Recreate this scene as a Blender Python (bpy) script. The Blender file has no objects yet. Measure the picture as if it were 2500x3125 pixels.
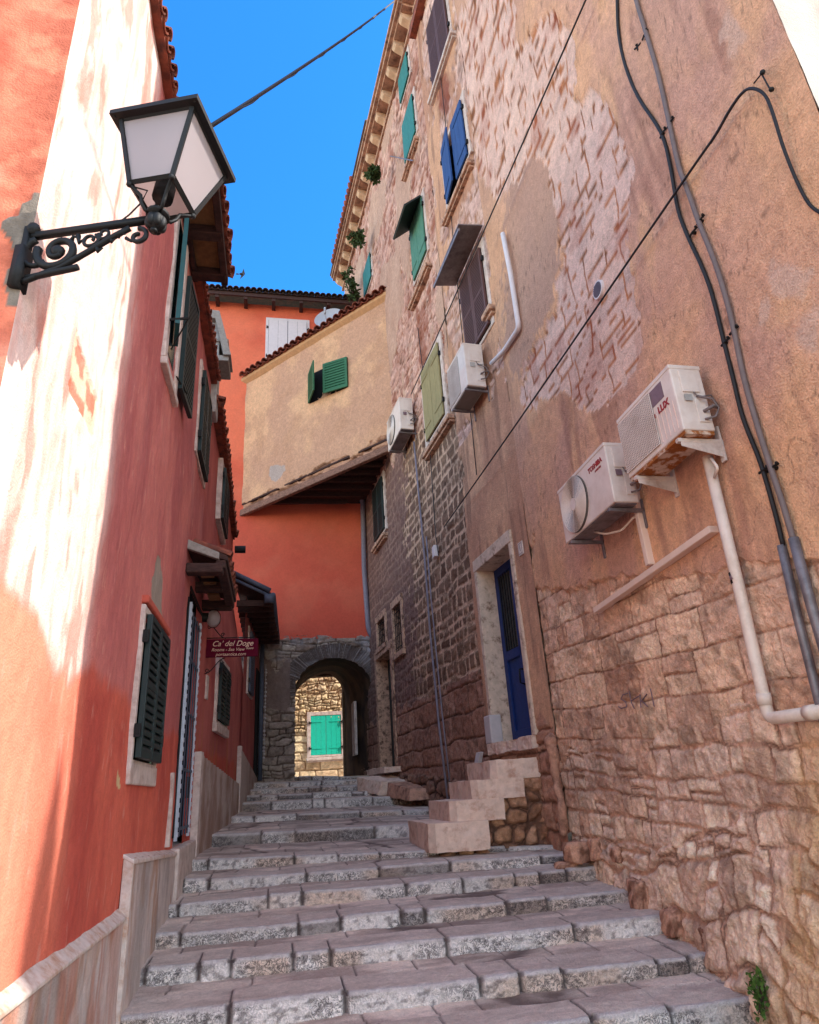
import bpy, math, random
import numpy as np
random.seed(7)
C = bpy.context.scene.collection
PI = math.pi
# ------------------------------------------------------------------ camera model
FL = 2030.; CX, CY = 1250., 1562.5; SC = 2500/1725
EYE = 1.65
def _n(v): v = np.array(v, float); return v/np.linalg.norm(v)
U_ = _n((-322, -4895, FL)); F_ = np.array((-409, 869, FL), float); F_ = _n(F_ - U_*(F_@U_)); R_ = np.cross(F_, U_)
if R_[0] < 0: R_ = -R_
def ray(u, v):
    d = np.array([u*SC-CX, v*SC-CY, FL]); return np.array([d@R_, d@F_, d@U_])
def proj(X, Y, Z):
    Z = Z-EYE
    a = X*R_[0]+Y*F_[0]+Z*U_[0]; b = X*R_[1]+Y*F_[1]+Z*U_[1]; c = X*R_[2]+Y*F_[2]+Z*U_[2]
    return (CX+FL*a/c)/SC, (CY+FL*b/c)/SC
def atY(u, v, y):
    r = ray(u, v); r = r*(y/r[1]); return (r[0], r[1], r[2]+EYE)
def atX(u, v, x):
    r = ray(u, v); r = r*(x/r[0]); return (r[0], r[1], r[2]+EYE)
def atZ(u, v, z):
    r = ray(u, v); r = r*((z-EYE)/r[2]); return (r[0], r[1], r[2]+EYE)
class Plane:
    def __init__(s, a, b, side=1):
        s.a = np.array(a, float); s.b = np.array(b, float); e = s.b-s.a; s.L = np.hypot(*e); s.e = e/s.L
        s.n = np.array([-s.e[1], s.e[0]])*side
    def W(s, t, z, off=0):
        p = s.a+s.e*t+s.n*off; return (p[0], p[1], z)
    def P(s, u, v, off=0):      # point of this wall seen in that direction: returns (t, z)
        r = ray(u, v); k = ((s.a+s.n*off)@s.n)/(r[:2]@s.n); p = r*k
        return float((p[:2]-s.a)@s.e), float(p[2]+EYE)
    def PW(s, u, v, off=0):
        t, z = s.P(u, v, off); return s.W(t, z, off)
RA = Plane((3.5, 2.47), (3.5, 8.4)); RB = Plane((3.5, 8.4), (2.6, 19))
LA = Plane((-1.1, 2.5), (-1.1, 9.3), -1); LF = Plane((-1.1, 2.5), (-4.5, 2.3))
LB = Plane((-1.1, 9.3), (-1.1, 17.0), -1); LC = Plane((-.75, 15.0), (-.5, 19.0), -1)
AR = Plane((-5, 19), (3, 19), -1); TN = Plane((2.83, 15.2), (-1.15, 18.98)); RF = Plane((3.5, 2.47), (11, 2.47), -1)
# ------------------------------------------------------------------ numpy noise
def _h(ix, iy, sd):
    x = (ix.astype(np.int64)*374761393 + iy.astype(np.int64)*668265263 + sd*974634777) & 0xffffffff
    x = ((x ^ (x >> 13))*1274126177) & 0xffffffff
    x = ((x ^ (x >> 16))*2246822519) & 0xffffffff
    return ((x ^ (x >> 15)) & 0xffffff)/float(0x1000000)
def vn(x, y, sd=0):
    ix = np.floor(x); iy = np.floor(y); fx = x-ix; fy = y-iy
    fx = fx*fx*(3-2*fx); fy = fy*fy*(3-2*fy)
    a = _h(ix, iy, sd); b = _h(ix+1, iy, sd); c = _h(ix, iy+1, sd); d = _h(ix+1, iy+1, sd)
    return (a*(1-fx)+b*fx)*(1-fy)+(c*(1-fx)+d*fx)*fy
def fbm(x, y, o=4, sd=0):
    r = 0; a = .5; t = 0
    for i in range(o):
        r = r+a*vn(x, y, sd+i*17); t += a; a *= .5; x = x*2.03+3.1; y = y*2.03+1.7
    return r/t
def worley(x, y, sd=0, j=.9):
    ix = np.floor(x); iy = np.floor(y)
    f1 = np.full(x.shape, 9.); f2 = np.full(x.shape, 9.); idd = np.zeros(x.shape)
    for dx in (-1, 0, 1):
        for dy in (-1, 0, 1):
            cx = ix+dx; cy = iy+dy
            px = cx+.5+j*(_h(cx, cy, sd)-.5); py = cy+.5+j*(_h(cx, cy, sd+5)-.5)
            d = np.maximum(np.abs(px-x), np.abs(py-y))*.55+np.hypot(px-x, py-y)*.45
            h = _h(cx, cy, sd+9); m = d < f1
            f2 = np.where(m, f1, np.minimum(f2, d)); idd = np.where(m, h, idd); f1 = np.where(m, d, f1)
    return f1, f2, idd
def coursed(x, y, sd, rh, wd, warp=.05, split=0):
    """irregular courses of blocks: distance to the nearest joint (m) and a number per block"""
    x = x+warp*(fbm(x*2.2, y*2.2, 3, sd+3)-.5)*2; y = y+warp*(fbm(x*1.6, y*2.6, 3, sd+4)-.5)*2
    rg = random.Random(sd); ys = [y.min()-1]
    while ys[-1] < y.max()+1: ys.append(ys[-1]+rg.uniform(*rh))
    ys = np.array(ys); r = np.clip(np.searchsorted(ys, y)-1, 0, len(ys)-2)
    d = np.minimum(y-ys[r], ys[r+1]-y); idd = np.zeros(x.shape)
    x0, x1 = x.min()-1, x.max()+1
    for k in range(len(ys)-1):
        m = r == k
        if not m.any(): continue
        xs = [x0+rg.uniform(-.3, 0)]
        while xs[-1] < x1: xs.append(xs[-1]+rg.uniform(*wd)*.85*rg.choice((1, 1, .7)))
        xs = np.array(xs); xm = x[m]; q = np.clip(np.searchsorted(xs, xm)-1, 0, len(xs)-2)
        dd = np.minimum(xm-xs[q], xs[q+1]-xm)
        hh = _h(q.astype(float), np.full(q.shape, float(k)), sd+11)
        if split:
            mid = (ys[k]+ys[k+1])/2+(_h(q.astype(float)+7, np.full(q.shape, float(k)), sd)-.5)*.4*(ys[k+1]-ys[k])
            sp = hh < split; dy = np.abs(y[m]-mid)
            dd = np.where(sp, np.minimum(dd, dy), dd)
            hh = np.where(sp & (y[m] > mid), (hh*7.3) % 1, hh)
        d[m] = np.minimum(d[m], dd); idd[m] = hh
    return d, idd
def ss(a, b, x):
    t = np.clip((x-a)/(b-a), 0, 1); return t*t*(3-2*t)
def lin(c): return np.array([((v/255)/12.92 if v/255 < .04045 else ((v/255+.055)/1.055)**2.4) for v in c])
def mix(a, b, t): return a*(1-t[..., None])+b*t[..., None]
def col(c, shape): return np.broadcast_to(lin(c), shape+(3,)).copy()
def inpoly(x, y, poly):
    r = np.zeros(x.shape, bool); n = len(poly); j = n-1
    for i in range(n):
        xi, yi = poly[i]; xj, yj = poly[j]
        if yi != yj:
            r ^= ((yi > y) != (yj > y)) & (x < (xj-xi)*(y-yi)/(yj-yi)+xi)
        j = i
    return r
# ------------------------------------------------------------------ materials
def newmat(name):
    m = bpy.data.materials.new(name); m.use_nodes = True; nt = m.node_tree
    return m, nt, nt.nodes, nt.links, nt.nodes['Principled BSDF']
def attrmat(name, rough=.92, bump=.35, sc=45, var=.22, fine=160, spec=.25, crackle=0):
    m, nt, N, L, B = newmat(name)
    a = N.new('ShaderNodeAttribute'); a.attribute_name = 'Col'
    tc = N.new('ShaderNodeNewGeometry')
    n1 = N.new('ShaderNodeTexNoise'); n1.inputs['Scale'].default_value = sc; n1.inputs['Detail'].default_value = 6; n1.inputs['Roughness'].default_value = .65
    n2 = N.new('ShaderNodeTexNoise'); n2.inputs['Scale'].default_value = fine; n2.inputs['Detail'].default_value = 3
    L.new(tc.outputs['Position'], n1.inputs['Vector']); L.new(tc.outputs['Position'], n2.inputs['Vector'])
    ad = N.new('ShaderNodeMath'); ad.operation = 'ADD'; L.new(n1.outputs['Fac'], ad.inputs[0]); L.new(n2.outputs['Fac'], ad.inputs[1])
    mr = N.new('ShaderNodeMapRange'); mr.inputs['From Min'].default_value = .6; mr.inputs['From Max'].default_value = 1.4
    mr.inputs['To Min'].default_value = 1-var; mr.inputs['To Max'].default_value = 1+var
    L.new(ad.outputs[0], mr.inputs['Value'])
    vm = N.new('ShaderNodeVectorMath'); vm.operation = 'SCALE'; L.new(a.outputs['Color'], vm.inputs[0]); L.new(mr.outputs[0], vm.inputs['Scale'])
    if crackle:
        n3 = N.new('ShaderNodeTexNoise'); n3.inputs['Scale'].default_value = 17; n3.inputs['Detail'].default_value = 7; n3.inputs['Roughness'].default_value = .75; n3.inputs['Distortion'].default_value = 1.2
        L.new(tc.outputs['Position'], n3.inputs['Vector'])
        sb = N.new('ShaderNodeMath'); sb.operation = 'SUBTRACT'; sb.inputs[1].default_value = .5; L.new(n3.outputs['Fac'], sb.inputs[0])
        ab_ = N.new('ShaderNodeMath'); ab_.operation = 'ABSOLUTE'; L.new(sb.outputs[0], ab_.inputs[0])
        m3 = N.new('ShaderNodeMapRange'); m3.inputs['From Min'].default_value = .012; m3.inputs['From Max'].default_value = .05; m3.inputs['To Min'].default_value = crackle; m3.inputs['To Max'].default_value = 0
        L.new(ab_.outputs[0], m3.inputs['Value'])
        mu = N.new('ShaderNodeMath'); mu.operation = 'MULTIPLY'; L.new(m3.outputs[0], mu.inputs[0]); L.new(a.outputs['Alpha'], mu.inputs[1])
        mxc = N.new('ShaderNodeMix'); mxc.data_type = 'RGBA'; L.new(mu.outputs[0], mxc.inputs['Factor']); L.new(vm.outputs[0], mxc.inputs['A']); mxc.inputs['B'].default_value = (.035, .028, .03, 1)
        L.new(mxc.outputs['Result'], B.inputs['Base Color'])
    else: L.new(vm.outputs[0], B.inputs['Base Color'])
    bp = N.new('ShaderNodeBump'); bp.inputs['Strength'].default_value = bump; bp.inputs['Distance'].default_value = .02
    L.new(ad.outputs[0], bp.inputs['Height']); L.new(bp.outputs[0], B.inputs['Normal'])
    B.inputs['Roughness'].default_value = rough; B.inputs['Specular IOR Level'].default_value = spec
    return m
def mat(name, c, rough=.7, metal=0, var=.15, sc=12, bump=.1, c2=None, stretch=(1, 1, 1), thr=(.45, .65), spec=.4):
    m, nt, N, L, B = newmat(name)
    tc = N.new('ShaderNodeNewGeometry'); mp = N.new('ShaderNodeMapping'); mp.inputs['Scale'].default_value = stretch
    L.new(tc.outputs['Position'], mp.inputs['Vector'])
    n1 = N.new('ShaderNodeTexNoise'); n1.inputs['Scale'].default_value = sc; n1.inputs['Detail'].default_value = 8; n1.inputs['Roughness'].default_value = .65
    L.new(mp.outputs[0], n1.inputs['Vector'])
    rgb = lin(c); mr = N.new('ShaderNodeMapRange'); mr.inputs['From Min'].default_value = .3; mr.inputs['From Max'].default_value = .7
    mr.inputs['To Min'].default_value = 1-var; mr.inputs['To Max'].default_value = 1+var; L.new(n1.outputs['Fac'], mr.inputs['Value'])
    vm = N.new('ShaderNodeVectorMath'); vm.operation = 'SCALE'; L.new(mr.outputs[0], vm.inputs['Scale'])
    if c2 is not None:
        n2 = N.new('ShaderNodeTexNoise'); n2.inputs['Scale'].default_value = sc*.6; n2.inputs['Detail'].default_value = 10; n2.inputs['Roughness'].default_value = .7
        L.new(mp.outputs[0], n2.inputs['Vector'])
        r2 = N.new('ShaderNodeMapRange'); r2.inputs['From Min'].default_value = thr[0]; r2.inputs['From Max'].default_value = thr[1]; L.new(n2.outputs['Fac'], r2.inputs['Value'])
        mx = N.new('ShaderNodeMix'); mx.data_type = 'RGBA'; mx.inputs['A'].default_value = (*rgb, 1); mx.inputs['B'].default_value = (*lin(c2), 1)
        L.new(r2.outputs[0], mx.inputs['Factor']); L.new(mx.outputs['Result'], vm.inputs[0])
    else: vm.inputs[0].default_value = tuple(rgb)
    L.new(vm.outputs[0], B.inputs['Base Color'])
    bp = N.new('ShaderNodeBump'); bp.inputs['Strength'].default_value = bump; bp.inputs['Distance'].default_value = .01
    L.new(n1.outputs['Fac'], bp.inputs['Height']); L.new(bp.outputs[0], B.inputs['Normal'])
    B.inputs['Roughness'].default_value = rough; B.inputs['Metallic'].default_value = metal; B.inputs['Specular IOR Level'].default_value = spec
    return m
M = {}
M['wall'] = attrmat('weathered_wall', bump=.75, sc=16, var=.30, fine=62)
M['plaster'] = attrmat('lime_plaster', bump=.3, sc=18, var=.13, fine=90)
M['stair'] = attrmat('worn_limestone', bump=.9, sc=26, var=.24, fine=80, spec=.25, crackle=.85)
M['teal'] = mat('teal_paint', (36, 122, 112), .6, var=.2, sc=20, stretch=(4, 4, .5), c2=(26, 88, 84))
M['teal2'] = mat('dull_teal_paint', (62, 118, 96), .7, var=.25, sc=20, stretch=(4, 4, .5), c2=(90, 130, 105))
M['turq'] = mat('turquoise_paint', (10, 190, 160), .6, var=.08, sc=20)
M['blue'] = mat('blue_paint', (34, 74, 130), .75, var=.2, sc=20, stretch=(5, 5, .4), c2=(26, 54, 104))
M['navy'] = mat('navy_paint', (16, 44, 104), .6, var=.2, sc=15)
M['dgreen'] = mat('dark_green_paint', (27, 42, 42), .55, var=.2, sc=15)
M['bgreen'] = mat('bright_green_paint', (44, 100, 66), .6, var=.2, sc=15)
M['olive'] = mat('olive_paint', (150, 138, 96), .8, var=.2, sc=18, stretch=(6, 6, .4), c2=(122, 112, 78))
M['brown'] = mat('brown_paint', (86, 54, 50), .6, var=.2, sc=15)
M['white'] = mat('white_paint', (215, 205, 205), .6, var=.06, sc=12)
M['pvc'] = mat('white_pvc', (225, 205, 190), .45, var=.08, sc=5, c2=(200, 178, 160))
M['trunk'] = mat('painted_trunking', (228, 200, 182), .6, var=.06, sc=9)
M['acw'] = mat('appliance_white', (222, 208, 198), .45, var=.05, sc=6, c2=(208, 190, 178))
M['acp'] = mat('appliance_pink_white', (228, 196, 182), .45, var=.04, sc=6)
M['acg'] = mat('grille_grey', (120, 112, 106), .6, var=.1)
M['frame'] = mat('pale_window_stone', (205, 188, 178), .85, var=.15, sc=10, bump=.5, c2=(175, 150, 138))
M['sill'] = mat('stained_sill_stone', (190, 150, 125), .9, var=.25, sc=14, bump=.6, c2=(95, 68, 55), thr=(.48, .62))
M['iron'] = mat('black_iron', (16, 15, 15), .6, metal=0, var=.3, sc=30, bump=.3, spec=.35)
M['dark'] = mat('dark_interior', (14, 12, 14), .9)
M['darkg'] = mat('dark_glass', (30, 34, 42), .15)
M['cable'] = mat('black_cable', (30, 26, 28), .6)
M['gcable'] = mat('grey_conduit', (112, 98, 96), .6, var=.15)
M['gpipe'] = mat('galvanised_steel', (128, 120, 122), .5, metal=.4, var=.2, sc=10, c2=(100, 92, 95))
M['dpipe'] = mat('blue_grey_downpipe', (124, 116, 128), .6, var=.15)
M['rust'] = mat('rusty_metal', (205, 180, 160), .8, var=.2, sc=12, c2=(150, 84, 28), thr=(.42, .5))
M['wood'] = mat('old_brown_wood', (72, 48, 42), .9, var=.3, sc=14, bump=.6, stretch=(1, 1, 4), c2=(50, 34, 32))
M['board'] = mat('old_clay_board', (128, 92, 58), .9, var=.25, sc=14, bump=.6)
M['beam'] = mat('bleached_beam', (140, 104, 88), .9, var=.35, sc=10, bump=1, c2=(84, 58, 50), stretch=(2, 2, 8))
M['tile'] = mat('clay_tile', (142, 76, 56), .9, var=.35, sc=9, bump=.5, c2=(88, 56, 50))
M['tile2'] = mat('mossy_tile', (70, 60, 52), .9, var=.4, sc=9, bump=.5, c2=(104, 66, 54))
M['slab'] = mat('pale_step_stone', (220, 192, 174), .85, var=.15, sc=9, bump=.5, c2=(165, 112, 88), thr=(.5, .75))
M['marb'] = mat('marble_slab', (190, 180, 180), .6, var=.08, sc=9)
M['mort'] = mat('grey_mortar', (150, 142, 134), .95, var=.2, sc=22, bump=.8)
M['corn'] = mat('weathered_cornice_stone', (186, 146, 120), .9, var=.3, sc=7, bump=.8, c2=(120, 88, 74))
M['corn2'] = mat('cream_bracket_stone', (206, 172, 140), .9, var=.2, sc=7, bump=.5)
M['conc'] = mat('pale_concrete', (165, 160, 155), .9, var=.2, sc=12, bump=.4)
M['slate'] = mat('blue_grey_sheet', (78, 84, 100), .6, var=.2, sc=12)
M['sign'] = mat('maroon_sign', (84, 8, 32), .8, var=.08, spec=.1)
M['gold'] = mat('cream_lettering', (214, 176, 150), .5, var=.05)
M['red'] = mat('red_lettering', (150, 30, 34), .5, var=.05)
M['badge'] = mat('grey_badge', (120, 96, 104), .5, var=.15, sc=20)
M['leaf'] = mat('wall_plant_leaf', (52, 72, 30), .8, var=.4, sc=8)
M['leaf2'] = mat('green_leaf', (74, 104, 38), .8, var=.4, sc=8)
M['dish'] = mat('dish_grey', (168, 170, 178), .5, var=.04)
M['rock'] = mat('rough_limestone', (190, 142, 118), .9, var=.3, sc=9, bump=1, c2=(120, 86, 72))
M['ink'] = mat('faded_blue_ink', (118, 98, 104), .9, var=.2)
M['bird'] = mat('dark_feathers', (24, 24, 30), .8)
def glassmat():
    m, nt, N, L, B = newmat('milky_glass')
    B.inputs['Base Color'].default_value = (.50, .44, .45, 1); B.inputs['Roughness'].default_value = .35
    tr = N.new('ShaderNodeBsdfTranslucent'); tr.inputs['Color'].default_value = (.8, .7, .68, 1)
    mx = N.new('ShaderNodeMixShader'); mx.inputs[0].default_value = .45
    L.new(B.outputs[0], mx.inputs[1]); L.new(tr.outputs[0], mx.inputs[2]); L.new(mx.outputs[0], N['Material Output'].inputs[0])
    return m
M['glass'] = glassmat()
# ------------------------------------------------------------------ mesh helpers
class MB:
    def __init__(s): s.v = []; s.f = []
    def add(s, v, f): o = len(s.v); s.v += [tuple(map(float, p)) for p in v]; s.f += [tuple(i+o for i in q) for q in f]; return s
    def box(s, c, ex, ey, ez):      # centre and half vectors
        c, ex, ey, ez = map(lambda q: np.array(q, float), (c, ex, ey, ez))
        v = [c+a*ex+b*ey+d*ez for a in (-1, 1) for b in (-1, 1) for d in (-1, 1)]
        f = [(0, 1, 3, 2), (4, 6, 7, 5), (0, 4, 5, 1), (2, 3, 7, 6), (0, 2, 6, 4), (1, 5, 7, 3)]
        if np.dot(np.cross(ex, ey), ez) < 0: f = [q[::-1] for q in f]
        return s.add(v, f)
    def bb(s, x0, x1, y0, y1, z0, z1):
        return s.box(((x0+x1)/2, (y0+y1)/2, (z0+z1)/2), ((x1-x0)/2, 0, 0), (0, (y1-y0)/2, 0), (0, 0, (z1-z0)/2))
    def pb(s, pl, t0, t1, z0, z1, o0, o1):      # box on a wall plane
        e = (pl.e[0]*(t1-t0)/2, pl.e[1]*(t1-t0)/2, 0); n = (pl.n[0]*(o1-o0)/2, pl.n[1]*(o1-o0)/2, 0)
        return s.box(pl.W((t0+t1)/2, (z0+z1)/2, (o0+o1)/2), e, n, (0, 0, (z1-z0)/2))
    def tube(s, pts, r, seg=8, cap=True, r1=None):
        P = [np.array(p, float) for p in pts]; n = len(P); o = len(s.v); prev = None
        for i in range(n):
            d = _n(P[min(i+1, n-1)]-P[max(i-1, 0)])
            if prev is None:
                a = np.cross(d, (0, 0, 1)); a = a if np.linalg.norm(a) > 1e-3 else np.cross(d, (1, 0, 0))
            else: a = prev-d*(prev@d)
            a = _n(a); prev = a; b = np.cross(d, a); rr = r if r1 is None else r+(r1-r)*i/(n-1)
            for k in range(seg):
                t = 2*PI*k/seg; s.v.append(tuple(P[i]+rr*(math.cos(t)*a+math.sin(t)*b)))
        for i in range(n-1):
            for k in range(seg):
                s.f.append((o+i*seg+k, o+i*seg+(k+1) % seg, o+(i+1)*seg+(k+1) % seg, o+(i+1)*seg+k))
        if cap: s.f.append(tuple(o+k for k in range(seg))[::-1]); s.f.append(tuple(o+(n-1)*seg+k for k in range(seg)))
        return s
    def ball(s, c, r, seg=12, sc=(1, 1, 1)):
        pts = []; n = 7; o = len(s.v)
        for i in range(n+1):
            a = PI*i/n
            for k in range(seg):
                t = 2*PI*k/seg; s.v.append((c[0]+r*sc[0]*math.sin(a)*math.cos(t), c[1]+r*sc[1]*math.sin(a)*math.sin(t), c[2]+r*sc[2]*math.cos(a)))
        for i in range(n):
            for k in range(seg): s.f.append((o+i*seg+k, o+(i+1)*seg+k, o+(i+1)*seg+(k+1) % seg, o+i*seg+(k+1) % seg))
        return s
    def prism(s, poly, d):      # planar polygon of 3D points extruded by vector d
        n = len(poly); d = np.array(d, float); o = len(s.v)
        s.v += [tuple(p) for p in poly]+[tuple(np.array(p)+d) for p in poly]
        s.f.append(tuple(o+i for i in range(n))[::-1]); s.f.append(tuple(o+n+i for i in range(n)))
        for i in range(n): s.f.append((o+i, o+(i+1) % n, o+n+(i+1) % n, o+n+i))
        return s
def mesh_obj(name, v, f, m, parent=None, smooth=False, bevel=0):
    me = bpy.data.meshes.new(name); me.from_pydata(v, [], f)
    import bmesh
    bm = bmesh.new(); bm.from_mesh(me); bmesh.ops.recalc_face_normals(bm, faces=bm.faces); bm.to_mesh(me); bm.free()
    me.materials.append(m); o = bpy.data.objects.new(name, me); C.objects.link(o)
    if smooth:
        me.shade_smooth()
    if bevel:
        b = o.modifiers.new('bevel', 'BEVEL'); b.width = bevel; b.segments = 2; b.limit_method = 'ANGLE'
    if parent is not None:
        o.parent = parent
        if parent.type == 'EMPTY': o.location = (-parent.location[0], -parent.location[1], -parent.location[2])
    return o
def ob(name, mb, m, parent=None, smooth=False, bevel=0): return mesh_obj(name, mb.v, mb.f, M[m] if isinstance(m, str) else m, parent, smooth, bevel)
def roughen(o, amp=.01, cut=.05, sd=1, freq=9):
    import bmesh
    me = o.data; bm = bmesh.new(); bm.from_mesh(me)
    for _ in range(7):
        es = [e for e in bm.edges if e.calc_length() > cut*1.6]
        if not es: break
        bmesh.ops.subdivide_edges(bm, edges=es, cuts=1, use_grid_fill=True)
    bmesh.ops.triangulate(bm, faces=[f for f in bm.faces if len(f.verts) > 4]); bm.normal_update()
    P = np.array([v.co[:] for v in bm.verts]); N = np.array([v.normal[:] for v in bm.verts])
    a = (fbm(P[:, 0]*freq+P[:, 2]*freq*.7+50, P[:, 1]*freq+P[:, 2]*freq*.9+70, 4, sd)-.5)*2+(fbm(P[:, 0]*2.2+P[:, 2]*2+50, P[:, 1]*2.2+P[:, 2]*1.3+70, 2, sd+3)-.5)*2
    Q = P+N*(a*amp)[:, None]
    for v, q in zip(bm.verts, Q): v.co = q
    bm.to_mesh(me); bm.free()
    for m_ in list(o.modifiers): o.modifiers.remove(m_)
    return o
def tag(o, label, cat, group=None, kind=None):
    if label: o['label'] = label
    if cat: o['category'] = cat
    if group: o['group'] = group
    if kind: o['kind'] = kind
    return o
def thing(name, label, cat, loc=(0, 0, 0), group=None, kind=None):
    o = bpy.data.objects.new(name, None); C.objects.link(o); o.location = loc; o.empty_display_size = .2
    return tag(o, label, cat, group, kind)
def grid(name, pos, rgb, m, parent=None, keep=None, flip=False):
    """pos: (H,W,3) array, rgb: (H,W,3); keep: (H-1,W-1) bool"""
    H, W, _ = pos.shape; idx = np.arange(H*W).reshape(H, W)
    q = np.stack([idx[:-1, :-1], idx[:-1, 1:], idx[1:, 1:], idx[1:, :-1]], -1).reshape(-1, 4)
    if keep is not None: q = q[keep.reshape(-1)]
    if flip: q = q[:, ::-1]
    used, inv = np.unique(q, return_inverse=True); q = inv.reshape(-1, 4)
    P = pos.reshape(-1, 3)[used]; K = rgb.reshape(-1, rgb.shape[-1])[used]
    me = bpy.data.meshes.new(name); me.vertices.add(len(P)); me.vertices.foreach_set('co', P.astype(np.float32).ravel())
    me.loops.add(len(q)*4); me.loops.foreach_set('vertex_index', q.astype(np.int32).ravel())
    me.polygons.add(len(q)); me.polygons.foreach_set('loop_start', (np.arange(len(q))*4).astype(np.int32)); me.polygons.foreach_set('loop_total', np.full(len(q), 4, np.int32))
    me.update(calc_edges=True); me.validate()
    a = me.color_attributes.new('Col', 'FLOAT_COLOR', 'POINT'); K4 = np.clip(K, 0, 1) if K.shape[1] == 4 else np.concatenate([np.clip(K, 0, 1), np.ones((len(K), 1))], 1)
    a.data.foreach_set('color', K4.astype(np.float32).ravel())
    me.shade_smooth(); me.materials.append(M[m]); o = bpy.data.objects.new(name, me); C.objects.link(o)
    if parent is not None:
        o.parent = parent
        if parent.type == 'EMPTY': o.location = tuple(-c for c in parent.location)
    return o
def wall(name, pl, ts, zs, fn, m='wall', parent=None, holes=(), maskfn=None, off=0):
    T, Z = np.meshgrid(ts, zs)
    X0 = pl.a[0]+pl.e[0]*T+pl.n[0]*off; Y0 = pl.a[1]+pl.e[1]*T+pl.n[1]*off
    Uq, Vq = proj(X0, Y0, Z)
    d, c = fn(T, Z, X0, Y0, Uq, Vq)
    pos = np.stack([X0+pl.n[0]*d, Y0+pl.n[1]*d, Z], -1)
    tc = (T[:-1, :-1]+T[1:, 1:])/2; zc = (Z[:-1, :-1]+Z[1:, 1:])/2
    keep = np.ones(tc.shape, bool)
    for (a, b, e, f) in holes: keep &= ~((tc > a) & (tc < b) & (zc > e) & (zc < f))
    if maskfn is not None: keep &= maskfn(tc, zc)
    # orient the faces outwards
    nr = np.cross((pl.e[0], pl.e[1], 0), (0, 0, 1)); flip = (nr[0]*pl.n[0]+nr[1]*pl.n[1]) < 0
    return grid(name, pos, c, m, parent, keep, flip)
def zrange(z0, z1, base, zg, k):
    z = [z0]
    while z[-1] < z1: z.append(z[-1]+base+max(0, z[-1]-zg)*k)
    z[-1] = z1; return np.array(z)
def stones(T, Z, sd, rh, wd, c1, c2, cm, amp=.03, joint=.018, warp=.05, split=0, rough=.012, kind='c', cell=.3):
    if kind == 'c': d, i = coursed(T, Z, sd, rh, wd, warp, split)
    else:
        wx = T+.10*(fbm(T*3, Z*3, 3, sd)-.5); wz = Z+.10*(fbm(T*3, Z*3, 3, sd+1)-.5)
        f1, f2, i = worley(wx/cell/1.35, wz/cell, sd); d = (f2-f1)*cell*.6
    nz = fbm(T*14, Z*14, 4, sd+2); d = d+(nz-.5)*joint*1.2
    m = ss(joint*.65, joint*1.15, d)
    round_ = ss(joint*.4, joint*2.2, d)
    disp = round_*amp*(.75+.5*i)+(fbm(T*9, Z*9, 5, sd+7)-.5)*rough*2*m+(fbm(T*30, Z*30, 3, sd+8)-.5)*rough
    k = np.clip(i*.8+.35*(fbm(T*6, Z*6, 4, sd+5)-.3), 0, 1)
    c = mix(col(c1, T.shape), col(c2, T.shape), k); h2 = (i*37.7) % 1; c = mix(c, c*np.array([1.12, 1.16, 1.12]), (h2 > .7)*1.); c = mix(c, c*np.array([.86, .80, .76]), (h2 < .22)*1.)
    c = c*(.62+.76*fbm(T*11, Z*16, 5, sd+6))[..., None]; c = c*(1-.35*ss(.58, .74, fbm(T*5, Z*6, 5, sd+16)))[..., None]
    cmv = col(cm, T.shape)*(.8+.4*fbm(T*8, Z*8, 3, sd+9))[..., None]
    cr = ss(joint*.45, joint*.1, np.abs(d-joint*.35))*ss(.45, .6, fbm(T*3, Z*3, 3, sd+30)); cmv = cmv*(1-.55*cr)[..., None]
    rim_tone = 1-.18*(1-ss(joint*.5, joint*2.2, d))*m  # stones slightly darker towards their joints
    return disp, mix(cmv, c*rim_tone[..., None], m), m
# ================================================================== right side: plastered house
PU = [(958, 60), (1000, -40), (1085, -40), (1085, 85), (1110, 92), (1130, 50), (1165, 22), (1205, 65), (1222, 140), (1215, 190), (1225, 215), (1255, 188), (1290, 230), (1320, 300), (1340, 350), (1332, 420), (1325, 520), (1345, 640), (1355, 720), (1330, 800), (1265, 868), (1235, 865), (1190, 828), (1150, 838), (1112, 870), (1098, 840), (1108, 770), (1150, 700), (1172, 650), (1187, 560), (1178, 470), (1165, 410), (1150, 335), (1122, 332), (1085, 385), (1050, 420), (1010, 370), (1003, 300), (990, 240), (958, 160)]
def bound(U, pts): return np.interp(U, [p[0] for p in pts], [p[1] for p in pts])
def plaster_tone(T, Z, U, V, sd=0):
    a = fbm(T*.7, Z*.7, 5, 31+sd); b = fbm(T*2.5, Z*1.1, 5, 37+sd); st = fbm(T*5+fbm(T*2, Z*.5, 2, 5)*2, Z*.7, 4, 41+sd)
    c = mix(col((216, 164, 128), T.shape), col((200, 152, 130), T.shape), ss(.35, .65, a))
    c = mix(c, col((224, 172, 130), T.shape), ss(.5, .75, b)*.7)
    c = mix(c, col((150, 104, 88), T.shape), ss(.56, .78, st)*.55)
    c = c*(.84+.32*fbm(T*14, Z*10, 4, 43+sd))[..., None]
    return c
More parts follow.
